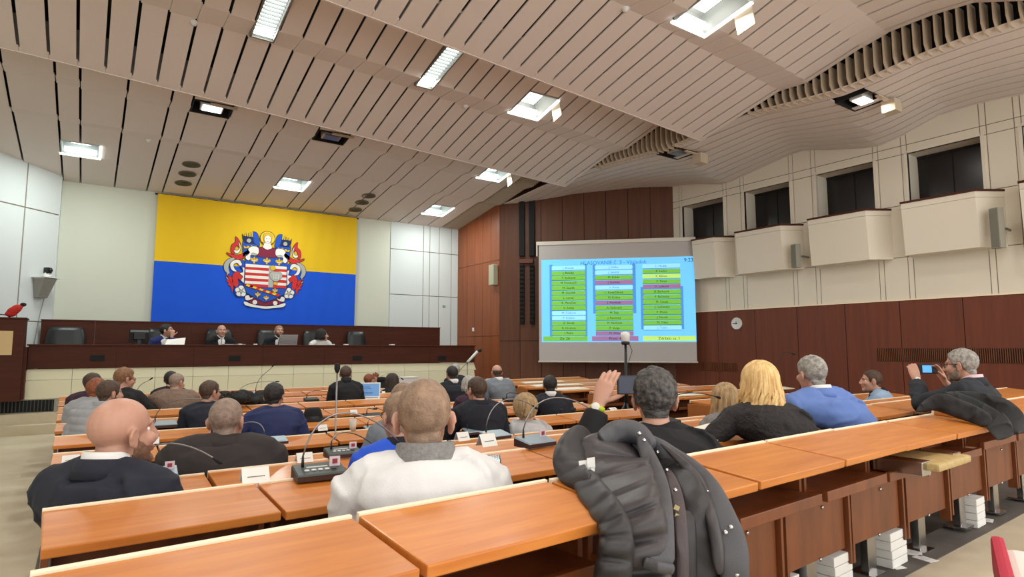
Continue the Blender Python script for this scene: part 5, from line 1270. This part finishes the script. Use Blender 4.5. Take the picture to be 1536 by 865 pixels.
p = on_row(551, 598, 7); laptop('open white laptop with blue display in front of the turtleneck man', p, -.45, op=105)
# dais desk things
def on_dais(px, py, Y): p = atY(px, py, Y); p.z = zt_ + .012 - .0; return Vector((p.x, Y, zt_))
laptop('open silver laptop seen from behind in front of the bearded man at the dais', on_dais(430, 512, 13.72), pi, w=.19, op=108, scr=False, lidm=mat('silver', srgb(168, 168, 172), .4, .4))
o = MB().box(-.2, .2, -.14, .14, 0, .012, 0, None, .004).obj('closed_laptop', mat('silver', srgb(168, 168, 172), .4, .4), None, on_dais(351, 514, 13.75)); tag(o, 'thin closed pale laptop on the dais in front of the bald man', 'laptop'); MB().box(-.03, .03, -.142, -.139, .004, .009).obj('latch', BLACK, o)
t = thing('document', 'white papers tilted on the dais in front of the man in the blue jacket', 'papers', on_dais(262, 512, 13.70)); mb = MB(); mb.hexa([(-.17, -.02, .0), (.17, -.02, .0), (.17, .0, 0), (-.17, .0, 0), (-.12, .1, .10), (.20, .1, .14), (.20, .12, .14), (-.12, .12, .10)]); mb.obj('sheets', PAPER, t); MB().box(-.16, .16, .0, .2, .0, .006).obj('folder', PAPER, t)
for i, (px, w_) in enumerate(((383, .03), (497, .06), (519, .04), (588, .05), (360, .03), (466, .03))):
    o = MB().box(-w_, w_, -.06, .06, 0, .022, 0, None, .004).obj('paper_stack', PAPER, None, on_dais(px, 514, 13.66)); tag(o, 'small white paper pile on the dais top, %s from the left' % ORD[sorted([383, 497, 519, 588, 360, 466]).index(px)], 'papers', 'paper piles on the dais')
# monitor at the dais
t = thing('monitor', 'black flat monitor seen from behind on the dais left of the blue jacket', 'monitor', on_dais(208, 514, 13.8), radians(12))
c0, c1 = atY(194, 494, 13.8), atY(223, 514, 13.8)
w_ = (c1.x - c0.x) / 2; h_ = c0.z - zt_
MB().box(-w_, w_, -.02, .02, .04, h_, 0, None, .008).obj('panel', BLACKM, t); mb = MB(); mb.box(-w_ * .6, w_ * .6, -.05, -.015, .1, h_ - .06, 0, None, .01); mb.obj('back_cover', BLACK, t); MB().box(-.1, .1, -.08, .08, 0, .012).obj('foot', BLACK, t); MB().box(-.03, .03, -.03, .0, .01, .12).obj('stand', BLACK, t)
MB().box(-w_ * .95, w_ * .95, -.024, -.0195, h_ - .05, h_ - .01).obj('top_edge', mat('edge_grey', srgb(110, 116, 118), .4), t)
# dais chairs
def chair(label, px, w, Y=14.75, rot=0.):
    p = atY(px, 505, Y); t = thing('office_chair', label, 'chair', (p.x, Y, .55), rot, 'black office chairs at the dais')
    def slab(x, y0, y1, z0, z1, bul):
        rings = []
        for j in range(9):
            u = j / 8; z = lerp(z0, z1, u); ww = x * (1 - .18 * abs(2 * u - 1) ** 4 - .05 * u); b_ = bul * sin(pi * u)
            rings.append([(ww * a, lerp(y0, y1, u) + (-.05 - b_ if bb < 0 else .04) * (1 if abs(a) < .9 else .4), z) for a, bb in ((-1, -1), (-.8, -1), (-.3, -1), (.3, -1), (.8, -1), (1, -1), (1, 1), (.8, 1), (.3, 1), (-.3, 1), (-.8, 1), (-1, 1))])
        return MB().loft(rings)
    slab(w, .02, .12, .52, 1.30, .03).obj('backrest', LEATHER, t)
    mb = MB(); mb.box(-w, w, -.42, .04, .42, .52, 0, None, .04); mb.obj('seat', LEATHER, t)
    for q in (-1, 1): MB().tube([(q * (w + .02), .0, .48), (q * (w + .04), -.02, .66), (q * (w + .03), -.25, .68), (q * (w + .02), -.3, .5)], .02, 8).obj('armrest', BLACK, t)
    MB().tube([(0, -.2, .08), (0, -.2, .44)], .03, 10).obj('column', CHROME, t)
    mb = MB()
    for j in range(5): a = j * 2 * pi / 5; mb.tube([(0, -.2, .09), (.28 * cos(a), -.2 + .28 * sin(a), .05)], .022, 8); mb.ell((.28 * cos(a), -.2 + .28 * sin(a), .028), (.027, .027, .027), 8, 6)
    mb.obj('star_base', BLACK, t)
    return t
chair('empty black leather armchair at the far left of the dais', 99, .33)
chair('black leather armchair behind the man in the blue jacket', 240, .25)
chair('black leather armchair behind the bald man at the dais', 330, .29)
chair('black leather armchair behind the bearded man with the silver laptop', 403, .25)
chair('black leather armchair left of the woman in the white blouse', 471, .25)
chair('empty black leather armchair at the right end of the dais chairs', 536, .25)
# ---- black fedora
p = on_row(469, 630, 5)
t = thing('fedora_hat', 'black fedora hat lying on the desk right of the blue suit man', 'hat', p)
FELT = mat('felt_black', srgb(26, 26, 27), .95, bump=.3, bscale=200)
def hring(z, rx, ry, n=28, dz=0, crease=0): return [(rx * cos(2 * pi * j / n), ry * sin(2 * pi * j / n), z + dz * cos(4 * pi * j / n) - crease * math.exp(-(cos(2 * pi * j / n) / .45) ** 2 * 0) * 0) for j in range(n)]
mb = MB(); mb.loft([hring(.012, .09, .075), hring(.008, .155, .125, dz=.012), hring(.012, .157, .127, dz=.012), hring(.022, .095, .08)], closed=True); mb.obj('brim', FELT, t)
mb = MB(); mb.loft([hring(.012, .095, .082), hring(.05, .092, .078), hring(.10, .078, .066), hring(.122, .06, .05), hring(.118, .045, .03), hring(.10, .02, .012)]); mb.obj('crown', FELT, t)
mb = MB(); mb.loft([hring(.018, .098, .085), hring(.045, .0955, .0815)], cap=False); mb.obj('band', BLACK, t)
# ---- fur trimmed coat lying on a desk
p = on_row(362, 610, 7)
t = thing('fur_trimmed_coat', 'dark coat with brown fur hood heaped on a desk behind the stocky man', 'coat', p)
FUR = mat('fur_brown', srgb(92, 76, 58), .95, col2=srgb(34, 28, 24), vscale=(30, 30, 30), bump=1., bscale=60); COATD = cloth('coat_dark', (26, 28, 28))
r_ = random.Random(11); mb = MB()
for i in range(9): mb.ell((r_.uniform(-.22, .30), r_.uniform(-.1, .15), .06 + r_.uniform(0, .07)), (r_.uniform(.10, .16), r_.uniform(.09, .13), r_.uniform(.06, .09)), 12, 8)
me = remesh_mb(mb, .014, 4, 'coat_body'); me.materials.append(COATD)
for v in me.vertices: v.co += v.normal * noise.noise(v.co * 14) * .02; v.co.z = max(v.co.z, .002)
mobj('coat_body', me, t)
g = MB()
for i in range(420):
    a = r_.random(); c = Vector((lerp(-.24, .04, a), -.06 + r_.uniform(-.07, .05), .10 + .05 * sin(a * pi) + r_.uniform(-.05, .03))); d = Vector((r_.uniform(-1, 1), r_.uniform(-1, .2), r_.uniform(-.2, 1))).normalized()
    g.tube([c, c + d * .03, c + d * .055 + Vector((0, 0, -.012))], [.007, .005, .001], 4)
g.obj('fur_trim', FUR, t)
# ---- mic stands
p = atY(500, 560, 7.0); c = on_row(500, 655, 4)
t = thing('microphone_stand', 'tall thin black microphone stand rising in front of the turtleneck man', 'microphone stand', (c.x, c.y - .05, 0))
top_ = atY(501, 546, c.y - .05); H_ = top_.z
MB().tube([(0, 0, .02), (0, 0, H_ - .06)], .0075, 8).obj('pole', STEEL, t); MB().tube([(0, 0, H_ - .07), (0, 0, H_ - .04), (0, 0, H_), (0, 0, H_ + .008)], [.012, .024, .024, .012], 12).obj('capsule', BLACKM, t); MB().lathe([(.13, 0), (.13, .015), (.03, .03), (.02, .04)], 20).obj('base', BLACK, t)
# measurement/conference microphone on a tripod before the screen
c = atD(939, 560, 8.0); tp = atD(939, 503, 8.0)
t = thing('camera_tripod', 'white capsule device on a thin black tripod in front of the screen', 'tripod', (c.x, c.y, 0))
H_ = tp.z
MB().tube([(0, 0, .5), (0, 0, H_ - .1)], [.03, .016], 8).obj('column', BLACK, t)
for j in range(3): a = j * 2.09 + .3; MB().tube([(0, 0, .75), (.34 * cos(a), .34 * sin(a), .01)], [.018, .012], 8).obj('leg', BLACK, t)
mb = MB(); mb.lathe([(.03, H_ - .10), (.055, H_ - .07), (.06, H_ + .0), (.055, H_ + .04), (.02, H_ + .05)], 18); mb.obj('head', WHITEP, t); MB().lathe([(.045, H_ - .12), (.058, H_ - .10), (.05, H_ - .075)], 16).obj('collar', BLACK, t)
MB().tube([(.05, 0, H_ - .08), (.12, 0, H_ - .2), (.05, 0, H_ - .35), (.02, 0, H_ - .4)], .004, 6).obj('cable', BLACK, t)
# boom stand near the dais end
b = atY(701, 567, 12.6)
t = thing('boom_microphone_stand', 'pale boom microphone stand beside the right end of the dais', 'microphone stand', (b.x, 12.6, 0))
j_ = atY(701, 543, 12.6) - Vector((b.x, 12.6, 0)); e_ = atY(716, 527, 12.6) - Vector((b.x, 12.6, 0)); e2 = atY(721, 525, 12.6) - Vector((b.x, 12.6, 0)); g_ = atY(690, 555, 12.6) - Vector((b.x, 12.6, 0))
MB().tube([(0, 0, .02), j_], .012, 8).obj('pole', STEEL, t); MB().tube([j_, e_], [.03, .035], 8).obj('boom', WHITEP, t); MB().tube([e_, e2], [.03, .045], 8).obj('capsule', BLACKM, t); MB().tube([j_, g_], .01, 6).obj('counterweight_arm', STEEL, t); MB().lathe([(.16, 0), (.16, .02), (.02, .03)], 18).obj('base', BLACK, t)
# white tub and white case
p = atY(645, 575, 10.98); t = thing('white_bowl_case', 'open white box on the front desk behind the white jacket man', 'box', (5.0, 10.78, EZ - HROW[10] - .01))
mb = MB(); mb.hexa([(-.15, -.12, 0), (.15, -.12, 0), (.15, .10, 0), (-.15, .10, 0), (-.22, -.13, .14), (.20, -.13, .14), (.20, .11, .14), (-.22, .11, .14)]); mb.obj('body', WHITEP, t); mb = MB(); mb.hexa([(-.23, -.14, .141), (.21, -.14, .141), (.21, .12, .141), (-.23, .12, .141), (-.23, -.14, .155), (.21, -.14, .155), (.21, .12, .155), (-.23, .12, .155)]); mb.obj('rim', WHITEP, t)
p = on_row(748, 576, 9); t = thing('whiteboard', 'low white board standing behind the balding man in grey', 'board', (p.x, p.y, p.z))
MB().box(-.30, .26, -.01, .01, 0, .12, 0, None, .004).obj('board', WHITEP, t); MB().box(-.3, .26, -.08, .08, 0, .008).obj('foot', WHITEP, t)
# papers and folder before the blonde woman
for i, (px, py, k, w_, d_, c_, lab) in enumerate([(1078, 643, 1, .16, .11, srgb(232, 222, 176), 'cream paper folder on the desk left of the blonde woman'), (1062, 656, 1, .10, .07, srgb(236, 234, 238), 'white sheet under the blonde woman\'s hand'), (1000, 575, 4, .2, .1, srgb(220, 206, 150), 'pale folder on a desk of the right block')]):
    if i == 2: continue
    p = on_row(px, py, k); o = MB().box(-w_, w_, -d_, d_, .0, .006, 0, Matrix.Rotation(radians(4), 4, 'X')).obj('paper_sheet', mat('sheet_%d' % i, c_, .8), None, p); o.rotation_euler = (0, 0, .3 + .1 * i); tag(o, lab, 'paper'); MB().box(-w_ * .9, w_ * .8, -d_ * .9, d_ * .85, .007, .009, 0, Matrix.Rotation(radians(4), 4, 'X')).obj('top_sheet', PAPER, o)
# pale papers on the right-hand block
for px, py, k, w_, lab in ((812, 572, 9, .5, 'long pale paper cover on the front row of the right block'), (840, 577, 8, .55, 'pale papers along the second row of the right block'), (850, 582, 7, .35, 'cream papers on the third row of the right block'), (972, 574, 7, .3, 'pale paper strip right of the dark haired man on the far row'), (1085, 578, 5, .5, 'white board lying across the right block above the ash blonde woman'), (1010, 590, 5, .4, 'white papers on the right block beside the dark haired man')):
    X = atZ(px, py, EZ - .67).x; Y = yrow(k, X) - .16
    o = MB().box(-w_, w_, -.10, .10, .0, .012, 0, Matrix.Rotation(radians(5), 4, 'X')).obj('paper_cover', mat('paper_cream', srgb(226, 218, 190), .8), None, (X, Y, row_h(k, X) - .012)); tag(o, lab, 'papers', 'papers on the right block'); MB().box(-w_ * .9, w_ * .6, -.08, .07, .013, .016, 0, Matrix.Rotation(radians(5), 4, 'X')).obj('top_sheet', PAPER, o)
# plastic cups
for px, py, k, lab in ((1240, 606, 2, 'clear plastic cup with pale drink right of the light blue suit'), (529, 646, 4, 'clear plastic cup beside the name card near the tall stand')):
    p = on_row(px, py, k); t = thing('plastic_cup', lab, 'cup', p); MB().lathe([(.026, 0), (.036, .10), (.034, .10), (.024, .004), (.001, .003)], 18).obj('cup', mat('cup_clear', srgb(226, 224, 216), .3, alpha=.55), t); MB().lathe([(.024, .006), (.031, .06), (.001, .06)], 16).obj('drink', mat('drink', srgb(226, 206, 170), .3), t)
# round white device on the right block end
p = atD(884, 585, 7.9); X = 6.5; t = thing('skype_speaker', 'pale rounded device on the end desk of the right block', 'device', (6.55, yrow(6, 6) - .15, row_h(6, 6.5) + .0))
t.name = 'conference_device'; MB().lathe([(.10, 0), (.105, .03), (.09, .06), (.05, .075), (.01, .08)], 20).obj('shell', mat('device_pale', srgb(206, 220, 226), .4), t); MB().lathe([(.03, .078), (.03, .084), (.005, .085)], 12).obj('button', STEEL, t)
# orange card wedge near consoles
p = on_row(726, 662, 2); o = MB().hexa([(-.03, -.02, 0), (.05, -.02, 0), (.05, .02, 0), (-.03, .02, 0), (-.02, -.004, .045), (.02, -.004, .055), (.02, .004, .055), (-.02, .004, .045)]).obj('folded_card', mat('card_tan', srgb(206, 156, 96), .8), None, p); tag(o, 'small tan folded card left of the pale console', 'card'); MB().box(-.02, .02, -.025, -.02, .005, .01).obj('edge', PAPER, o)
# ---- under the nearest desks: stacks of white paper, open cushion board, papers on the floor
for j, (px, py, hw_, lab) in enumerate(((1160, 850, .10, 'white paper stack on the floor just right of the puffer coat'), (1246, 842, .09, 'white paper stack on the floor under the second desk panel right of the puffer coat'), (1330, 808, .10, 'white paper stack on the floor under the desk with the padded board'), (1455, 762, .08, 'white paper stack on the floor by the post nearest the black coat'))):
    p = atY(px, py, 1.6); Y = yrow(0, p.x) + .0; p = atY(px, py, Y)
    base = thing('paper_stack', lab, 'paper stack', (p.x, Y, .305), .06, 'white paper stacks under the desks'); rr2 = random.Random(j); n_ = 4
    for q in range(n_): MB().box(-hw_ + rr2.uniform(-.006, .006), hw_, -.06, .06, .001 + q * .045, (q + 1) * .045 - .002, 0, None, .004).obj('bundle', PAPER, base)
for j, (px, py) in enumerate(((1372, 829), (1388, 838), (1438, 790), (1480, 780), (1340, 848))):
    p = atZ(px, py, FLOORZ[0] + .0045); o = MB().box(-.05, .05, -.035, .035, 0, .002).obj('paper_scrap', PAPER, None, p); o.rotation_euler = (0, 0, .4 + j); tag(o, 'white paper scrap on the shaded floor, %s from the right' % ORD[[2, 1, 0, 3, 4].index([1, 2, 3, 4, 0][j]) if False else [3, 2, 1, 0, 4][j]], 'paper', 'paper scraps on the floor'); MB().box(-.02, .03, -.02, .02, .0022, .003).obj('print', mat('print_pale', srgb(214, 214, 212), .8), o)
# padded beige board with chrome brackets on one shelf
X = 3.32; Y = yrow(0, X); zt = row_h(0, X)
t = thing('padded_board', 'beige padded board with chrome brackets resting on an open desk shelf', 'board', (X + .02, Y - .25, zt - .172), .05)
MB().box(-.20, .22, -.17, .13, .02, .055, 0, None, .012).obj('pad', mat('pad_beige', srgb(196, 170, 112), .6, var=.3, vscale=(30, 30, 30)), t)
for x in (-.25, .14): MB().box(x, x + .10, -.12, .10, .0, .062, 0, None, .004).obj('chrome_bracket', CHROME, t)
# red and white seat corner at the lower right edge of the picture
c = atZ(1520, 850, .78); t = thing('visitor_seat', 'red and white seat edge at the bottom right corner', 'seat', (c.x + .20, c.y - .13, .30), radians(20))
mb = MB(); mb.box(-.25, .25, -.22, .20, .36, .44, 0, None, .03); mb.obj('cushion', mat('seat_white', srgb(226, 222, 214), .6), t); mb = MB(); mb.box(-.27, .27, .19, .23, .34, .47, 0, None, .015); mb.obj('red_edge', mat('seat_red', srgb(178, 34, 60), .6), t)
for q in (-1, 1): MB().tube([(q * .2, 0, 0), (q * .2, 0, .38)], .018, 8).obj('leg', STEEL, t)
# ================================================================== COATS DRAPED OVER THE BACK ROW
CG = cloth('coat_grey', (82, 82, 86), .7, .2, 300, .12); CLN = cloth('coat_lining', (62, 57, 59), .45, .08, 200, .15); CLD = cloth('coat_lining_dark', (42, 40, 42), .5, .08, 200, .15); CBR = cloth('coat_facing', (76, 65, 67), .6, .15)
def drape(path, hw, th, quilt=0, qn=6, n=26, rings=64, nz=.008, seed=0., sq=2.4, out=0., cr_=.007):
    """a padded length of cloth along points (px, py, depth), hw half widths in photo pixels, th thickness in metres"""
    P = [Vector(p) for p in path]; R_ = []
    m = len(P)
    def cr(L, u):
        i = min(int(u * (m - 1)), m - 2); v = u * (m - 1) - i
        a, b, c, d = L[max(i - 1, 0)], L[i], L[i + 1], L[min(i + 2, m - 1)]
        return .5 * ((2 * b) + (c - a) * v + (2 * a - 5 * b + 4 * c - d) * v * v + (3 * b - a - 3 * c + d) * v ** 3)
    for k in range(rings + 1):
        u = k / rings; p = cr(P, u); q = cr(P, min(u + .01, 1)) - cr(P, max(u - .01, 0)); t = Vector((q.x, q.y)).normalized(); ac = Vector((-t.y, t.x))
        h = cr(hw, u); end = min(1, sqrt(max(0, min(u, 1 - u) * 9)) * 1.02 + .04)
        puff = 1.
        if quilt: puff = 1 - quilt + quilt * abs(sin(u * pi * qn)) ** .55
        vd = ray(p.x, p.y).normalized(); row = []
        for j in range(n):
            a = 2 * pi * j / n; c_, s_ = cos(a), sin(a)
            x = math.copysign(abs(c_) ** (2 / sq), c_); y = math.copysign(abs(s_) ** (2 / sq), s_)
            w3 = atD(p.x + ac.x * h * x * (.93 + .07 * puff) * end, p.y + ac.y * h * x * (.93 + .07 * puff) * end, p.z - out) - vd * th * y * puff * end
            w3 += -vd * (noise.noise(w3 * 11 + Vector((seed, 0, 0))) * nz + noise.noise(w3 * 30 + Vector((seed, 3, 0))) * nz * .4 + ((1 - abs(noise.noise(Vector((w3.x * 9, w3.y * 9, w3.z * 5)) + Vector((seed, 7, 1))))) ** 6 - .3) * cr_)
            row.append(tuple(w3))
        R_.append(row)
    return R_
def add_piece(root, nm, m, *a, **k):
    mb = MB(); mb.loft(drape(*a, **k)); o = root.location
    mb.v = [tuple(Vector(v) - o) for v in mb.v]; return mb.obj(nm, m, root)
b0 = atD(960, 740, 1.9)
t = thing('puffer_coat', 'grey padded winter coat with snap buttons draped over the nearest desk row', 'coat', b0)
add_piece(t, 'lining', CLN, [(928, 652, 2.15), (918, 684, 2.02), (925, 718, 1.83), (938, 752, 1.63), (952, 792, 1.54), (960, 845, 1.52), (962, 900, 1.52), (965, 960, 1.53)], [40, 56, 56, 54, 50, 48, 46, 44], .06, quilt=.65, qn=8, nz=.016)
add_piece(t, 'hood', CG, [(900, 662, 2.08), (925, 648, 2.12), (955, 650, 2.12), (982, 672, 2.06)], [13, 18, 17, 9], .05, nz=.012, seed=4)
add_piece(t, 'hood_lining', CLD, [(884, 646, 2.18), (862, 664, 2.05), (853, 690, 1.93), (862, 712, 1.85), (886, 728, 1.76)], [16, 22, 24, 22, 14], .05, quilt=.3, qn=3, nz=.012, seed=2)
add_piece(t, 'sleeve', CLD, [(872, 704, 1.88), (886, 734, 1.71), (906, 760, 1.57), (922, 790, 1.49), (924, 826, 1.46), (918, 870, 1.45), (914, 920, 1.45)], [20, 22, 24, 25, 28, 29, 28], .05, quilt=.6, qn=7, nz=.012, seed=7)
add_piece(t, 'back_layer', CLD, [(962, 662, 2.16), (990, 702, 2.04), (1006, 740, 1.82), (1010, 785, 1.66), (1012, 850, 1.62), (1012, 960, 1.62)], [20, 30, 34, 34, 34, 34], .016, nz=.006, seed=31)
add_piece(t, 'inner_panel', CLD, [(1000, 690, 2.08), (1028, 733, 1.81), (1042, 772, 1.70), (1048, 830, 1.66), (1048, 900, 1.65), (1046, 960, 1.66)], [16, 26, 32, 34, 34, 34], .02, nz=.010, seed=9)
add_piece(t, 'placket', CG, [(958, 650, 2.08), (972, 684, 2.0), (984, 722, 1.83), (990, 762, 1.60), (991, 812, 1.52), (989, 856, 1.48)], [8, 12, 17, 19, 21, 23], .024, nz=.008, seed=12, sq=3)
add_piece(t, 'hem', CG, [(964, 842, 1.48), (988, 850, 1.46), (1012, 854, 1.47)], [8, 9, 8], .03, nz=.004, seed=13)
add_piece(t, 'facing', CBR, [(1000, 702, 1.98), (1012, 733, 1.77), (1019, 768, 1.65), (1023, 820, 1.58), (1024, 880, 1.56), (1024, 950, 1.56)], [6, 9, 10, 10, 10, 10], .016, nz=.004, seed=14, sq=3)
add_piece(t, 'front_panel', CG, [(972, 652, 2.12), (1000, 680, 2.09), (1036, 708, 1.97), (1062, 736, 1.80), (1082, 776, 1.70), (1096, 815, 1.66), (1102, 850, 1.63), (1100, 930, 1.63)], [8, 15, 19, 20, 22, 24, 22, 20], .03, nz=.008, seed=15, sq=2.8)
add_piece(t, 'front_flap', CLN, [(990, 664, 2.06), (1022, 692, 1.97), (1048, 722, 1.83), (1064, 764, 1.70), (1075, 812, 1.64), (1080, 862, 1.61)], [3, 6, 8, 9, 10, 10], .016, nz=.004, seed=16, sq=3)
SNAP = mat('snap_metal', srgb(206, 206, 208), .2, metal=1.)
for px, py, d in ((959, 650, 2.035), (966, 660, 2.02), (986, 678, 2.05), (1000, 705, 1.94), (1013, 735, 1.745), (1023, 706, 1.97), (1039, 707, 1.935), (1055, 718, 1.87), (1061, 738, 1.76), (1088, 798, 1.645), (1096, 790, 1.65), (1026, 848, 1.56), (1105, 861, 1.60)):
    c = atD(px, py, d); v = ray(px, py).normalized(); Rq = v.to_track_quat('Z', 'Y').to_matrix()
    MB().ell(c - b0, (.0068, .0068, .0042), 12, 8, 0, None, Rq).obj('snap', SNAP, t)
for px0, py0, px1, py1, d in ((868, 690, 886, 704, 1.845), (880, 686, 892, 700, 1.84)):
    mb = MB(); q = [atD(px0, py0 + 1, d), atD(px1, py0 - 1, d), atD(px1 + 1, py1, d - .005), atD(px0 + 1, py1 + 1, d - .005)]; v = ray(px0, py0).normalized() * .002
    mb.hexa([tuple(x - b0 + v) for x in q] + [tuple(x - b0 - v) for x in q]); mb.obj('care_label', PAPER, t)
mb = MB(); q = [atD(886, 700, 1.84), atD(893, 699, 1.84), (atD(891, 711, 1.83)), atD(888, 708, 1.83)]; v = ray(886, 700).normalized() * .002; mb.hexa([tuple(x - b0 + v) for x in q] + [tuple(x - b0 - v) for x in q]); mb.obj('care_label', PAPER, t)
GLD = mat('zip_brass', srgb(196, 186, 150), .3, metal=.8)
for px, py, w_, h_ in ((1015, 761, 5, 5), (1016, 774, 5, 5), (1018, 785, 3, 3), (1023, 786, 3, 2)):
    mb = MB(); d = 1.625; q = [atD(px - w_, py + h_ * .4, d), atD(px + w_ * .6, py + h_, d), atD(px + w_, py - h_ * .2, d), atD(px - w_ * .4, py - h_, d)]; v = ray(px, py).normalized() * .003; mb.hexa([tuple(x - b0 + v) for x in q] + [tuple(x - b0 - v) for x in q]); mb.obj('zip_pull', GLD, t)
# black coat at the right
CBK = cloth('coat_black', (34, 35, 37), .7, .25, 200, .25)
b0 = atD(1450, 620, 3.7)
t = thing('black_coat', 'black coat thrown over the back desk row in front of the photographing man', 'coat', b0)
K = dict(cr_=.026, sq=3.2, rings=90, n=40)
add_piece(t, 'body', CBK, [(1412, 596, 3.74), (1440, 599, 3.72), (1470, 606, 3.68), (1500, 618, 3.55), (1518, 636, 3.34), (1522, 652, 3.24)], [9, 13, 18, 22, 23, 18], .035, nz=.014, seed=21, **K)
add_piece(t, 'sleeve', CBK, [(1374, 617, 3.60), (1392, 607, 3.62), (1412, 604, 3.60), (1436, 612, 3.52), (1462, 622, 3.45), (1490, 636, 3.32)], [3, 9, 14, 14, 13, 9], .032, nz=.014, seed=22, **K)
add_piece(t, 'lapel', CBK, [(1416, 588, 3.67), (1444, 597, 3.63), (1474, 612, 3.54), (1500, 630, 3.40), (1508, 645, 3.28)], [2, 6, 8, 9, 8], .016, nz=.008, seed=23, **K)
add_piece(t, 'tail', CBK, [(1490, 628, 3.36), (1502, 642, 3.24), (1508, 658, 3.16)], [17, 17, 13], .028, nz=.01, seed=24, **K)
bpy.data.scenes.remove(TMPS)
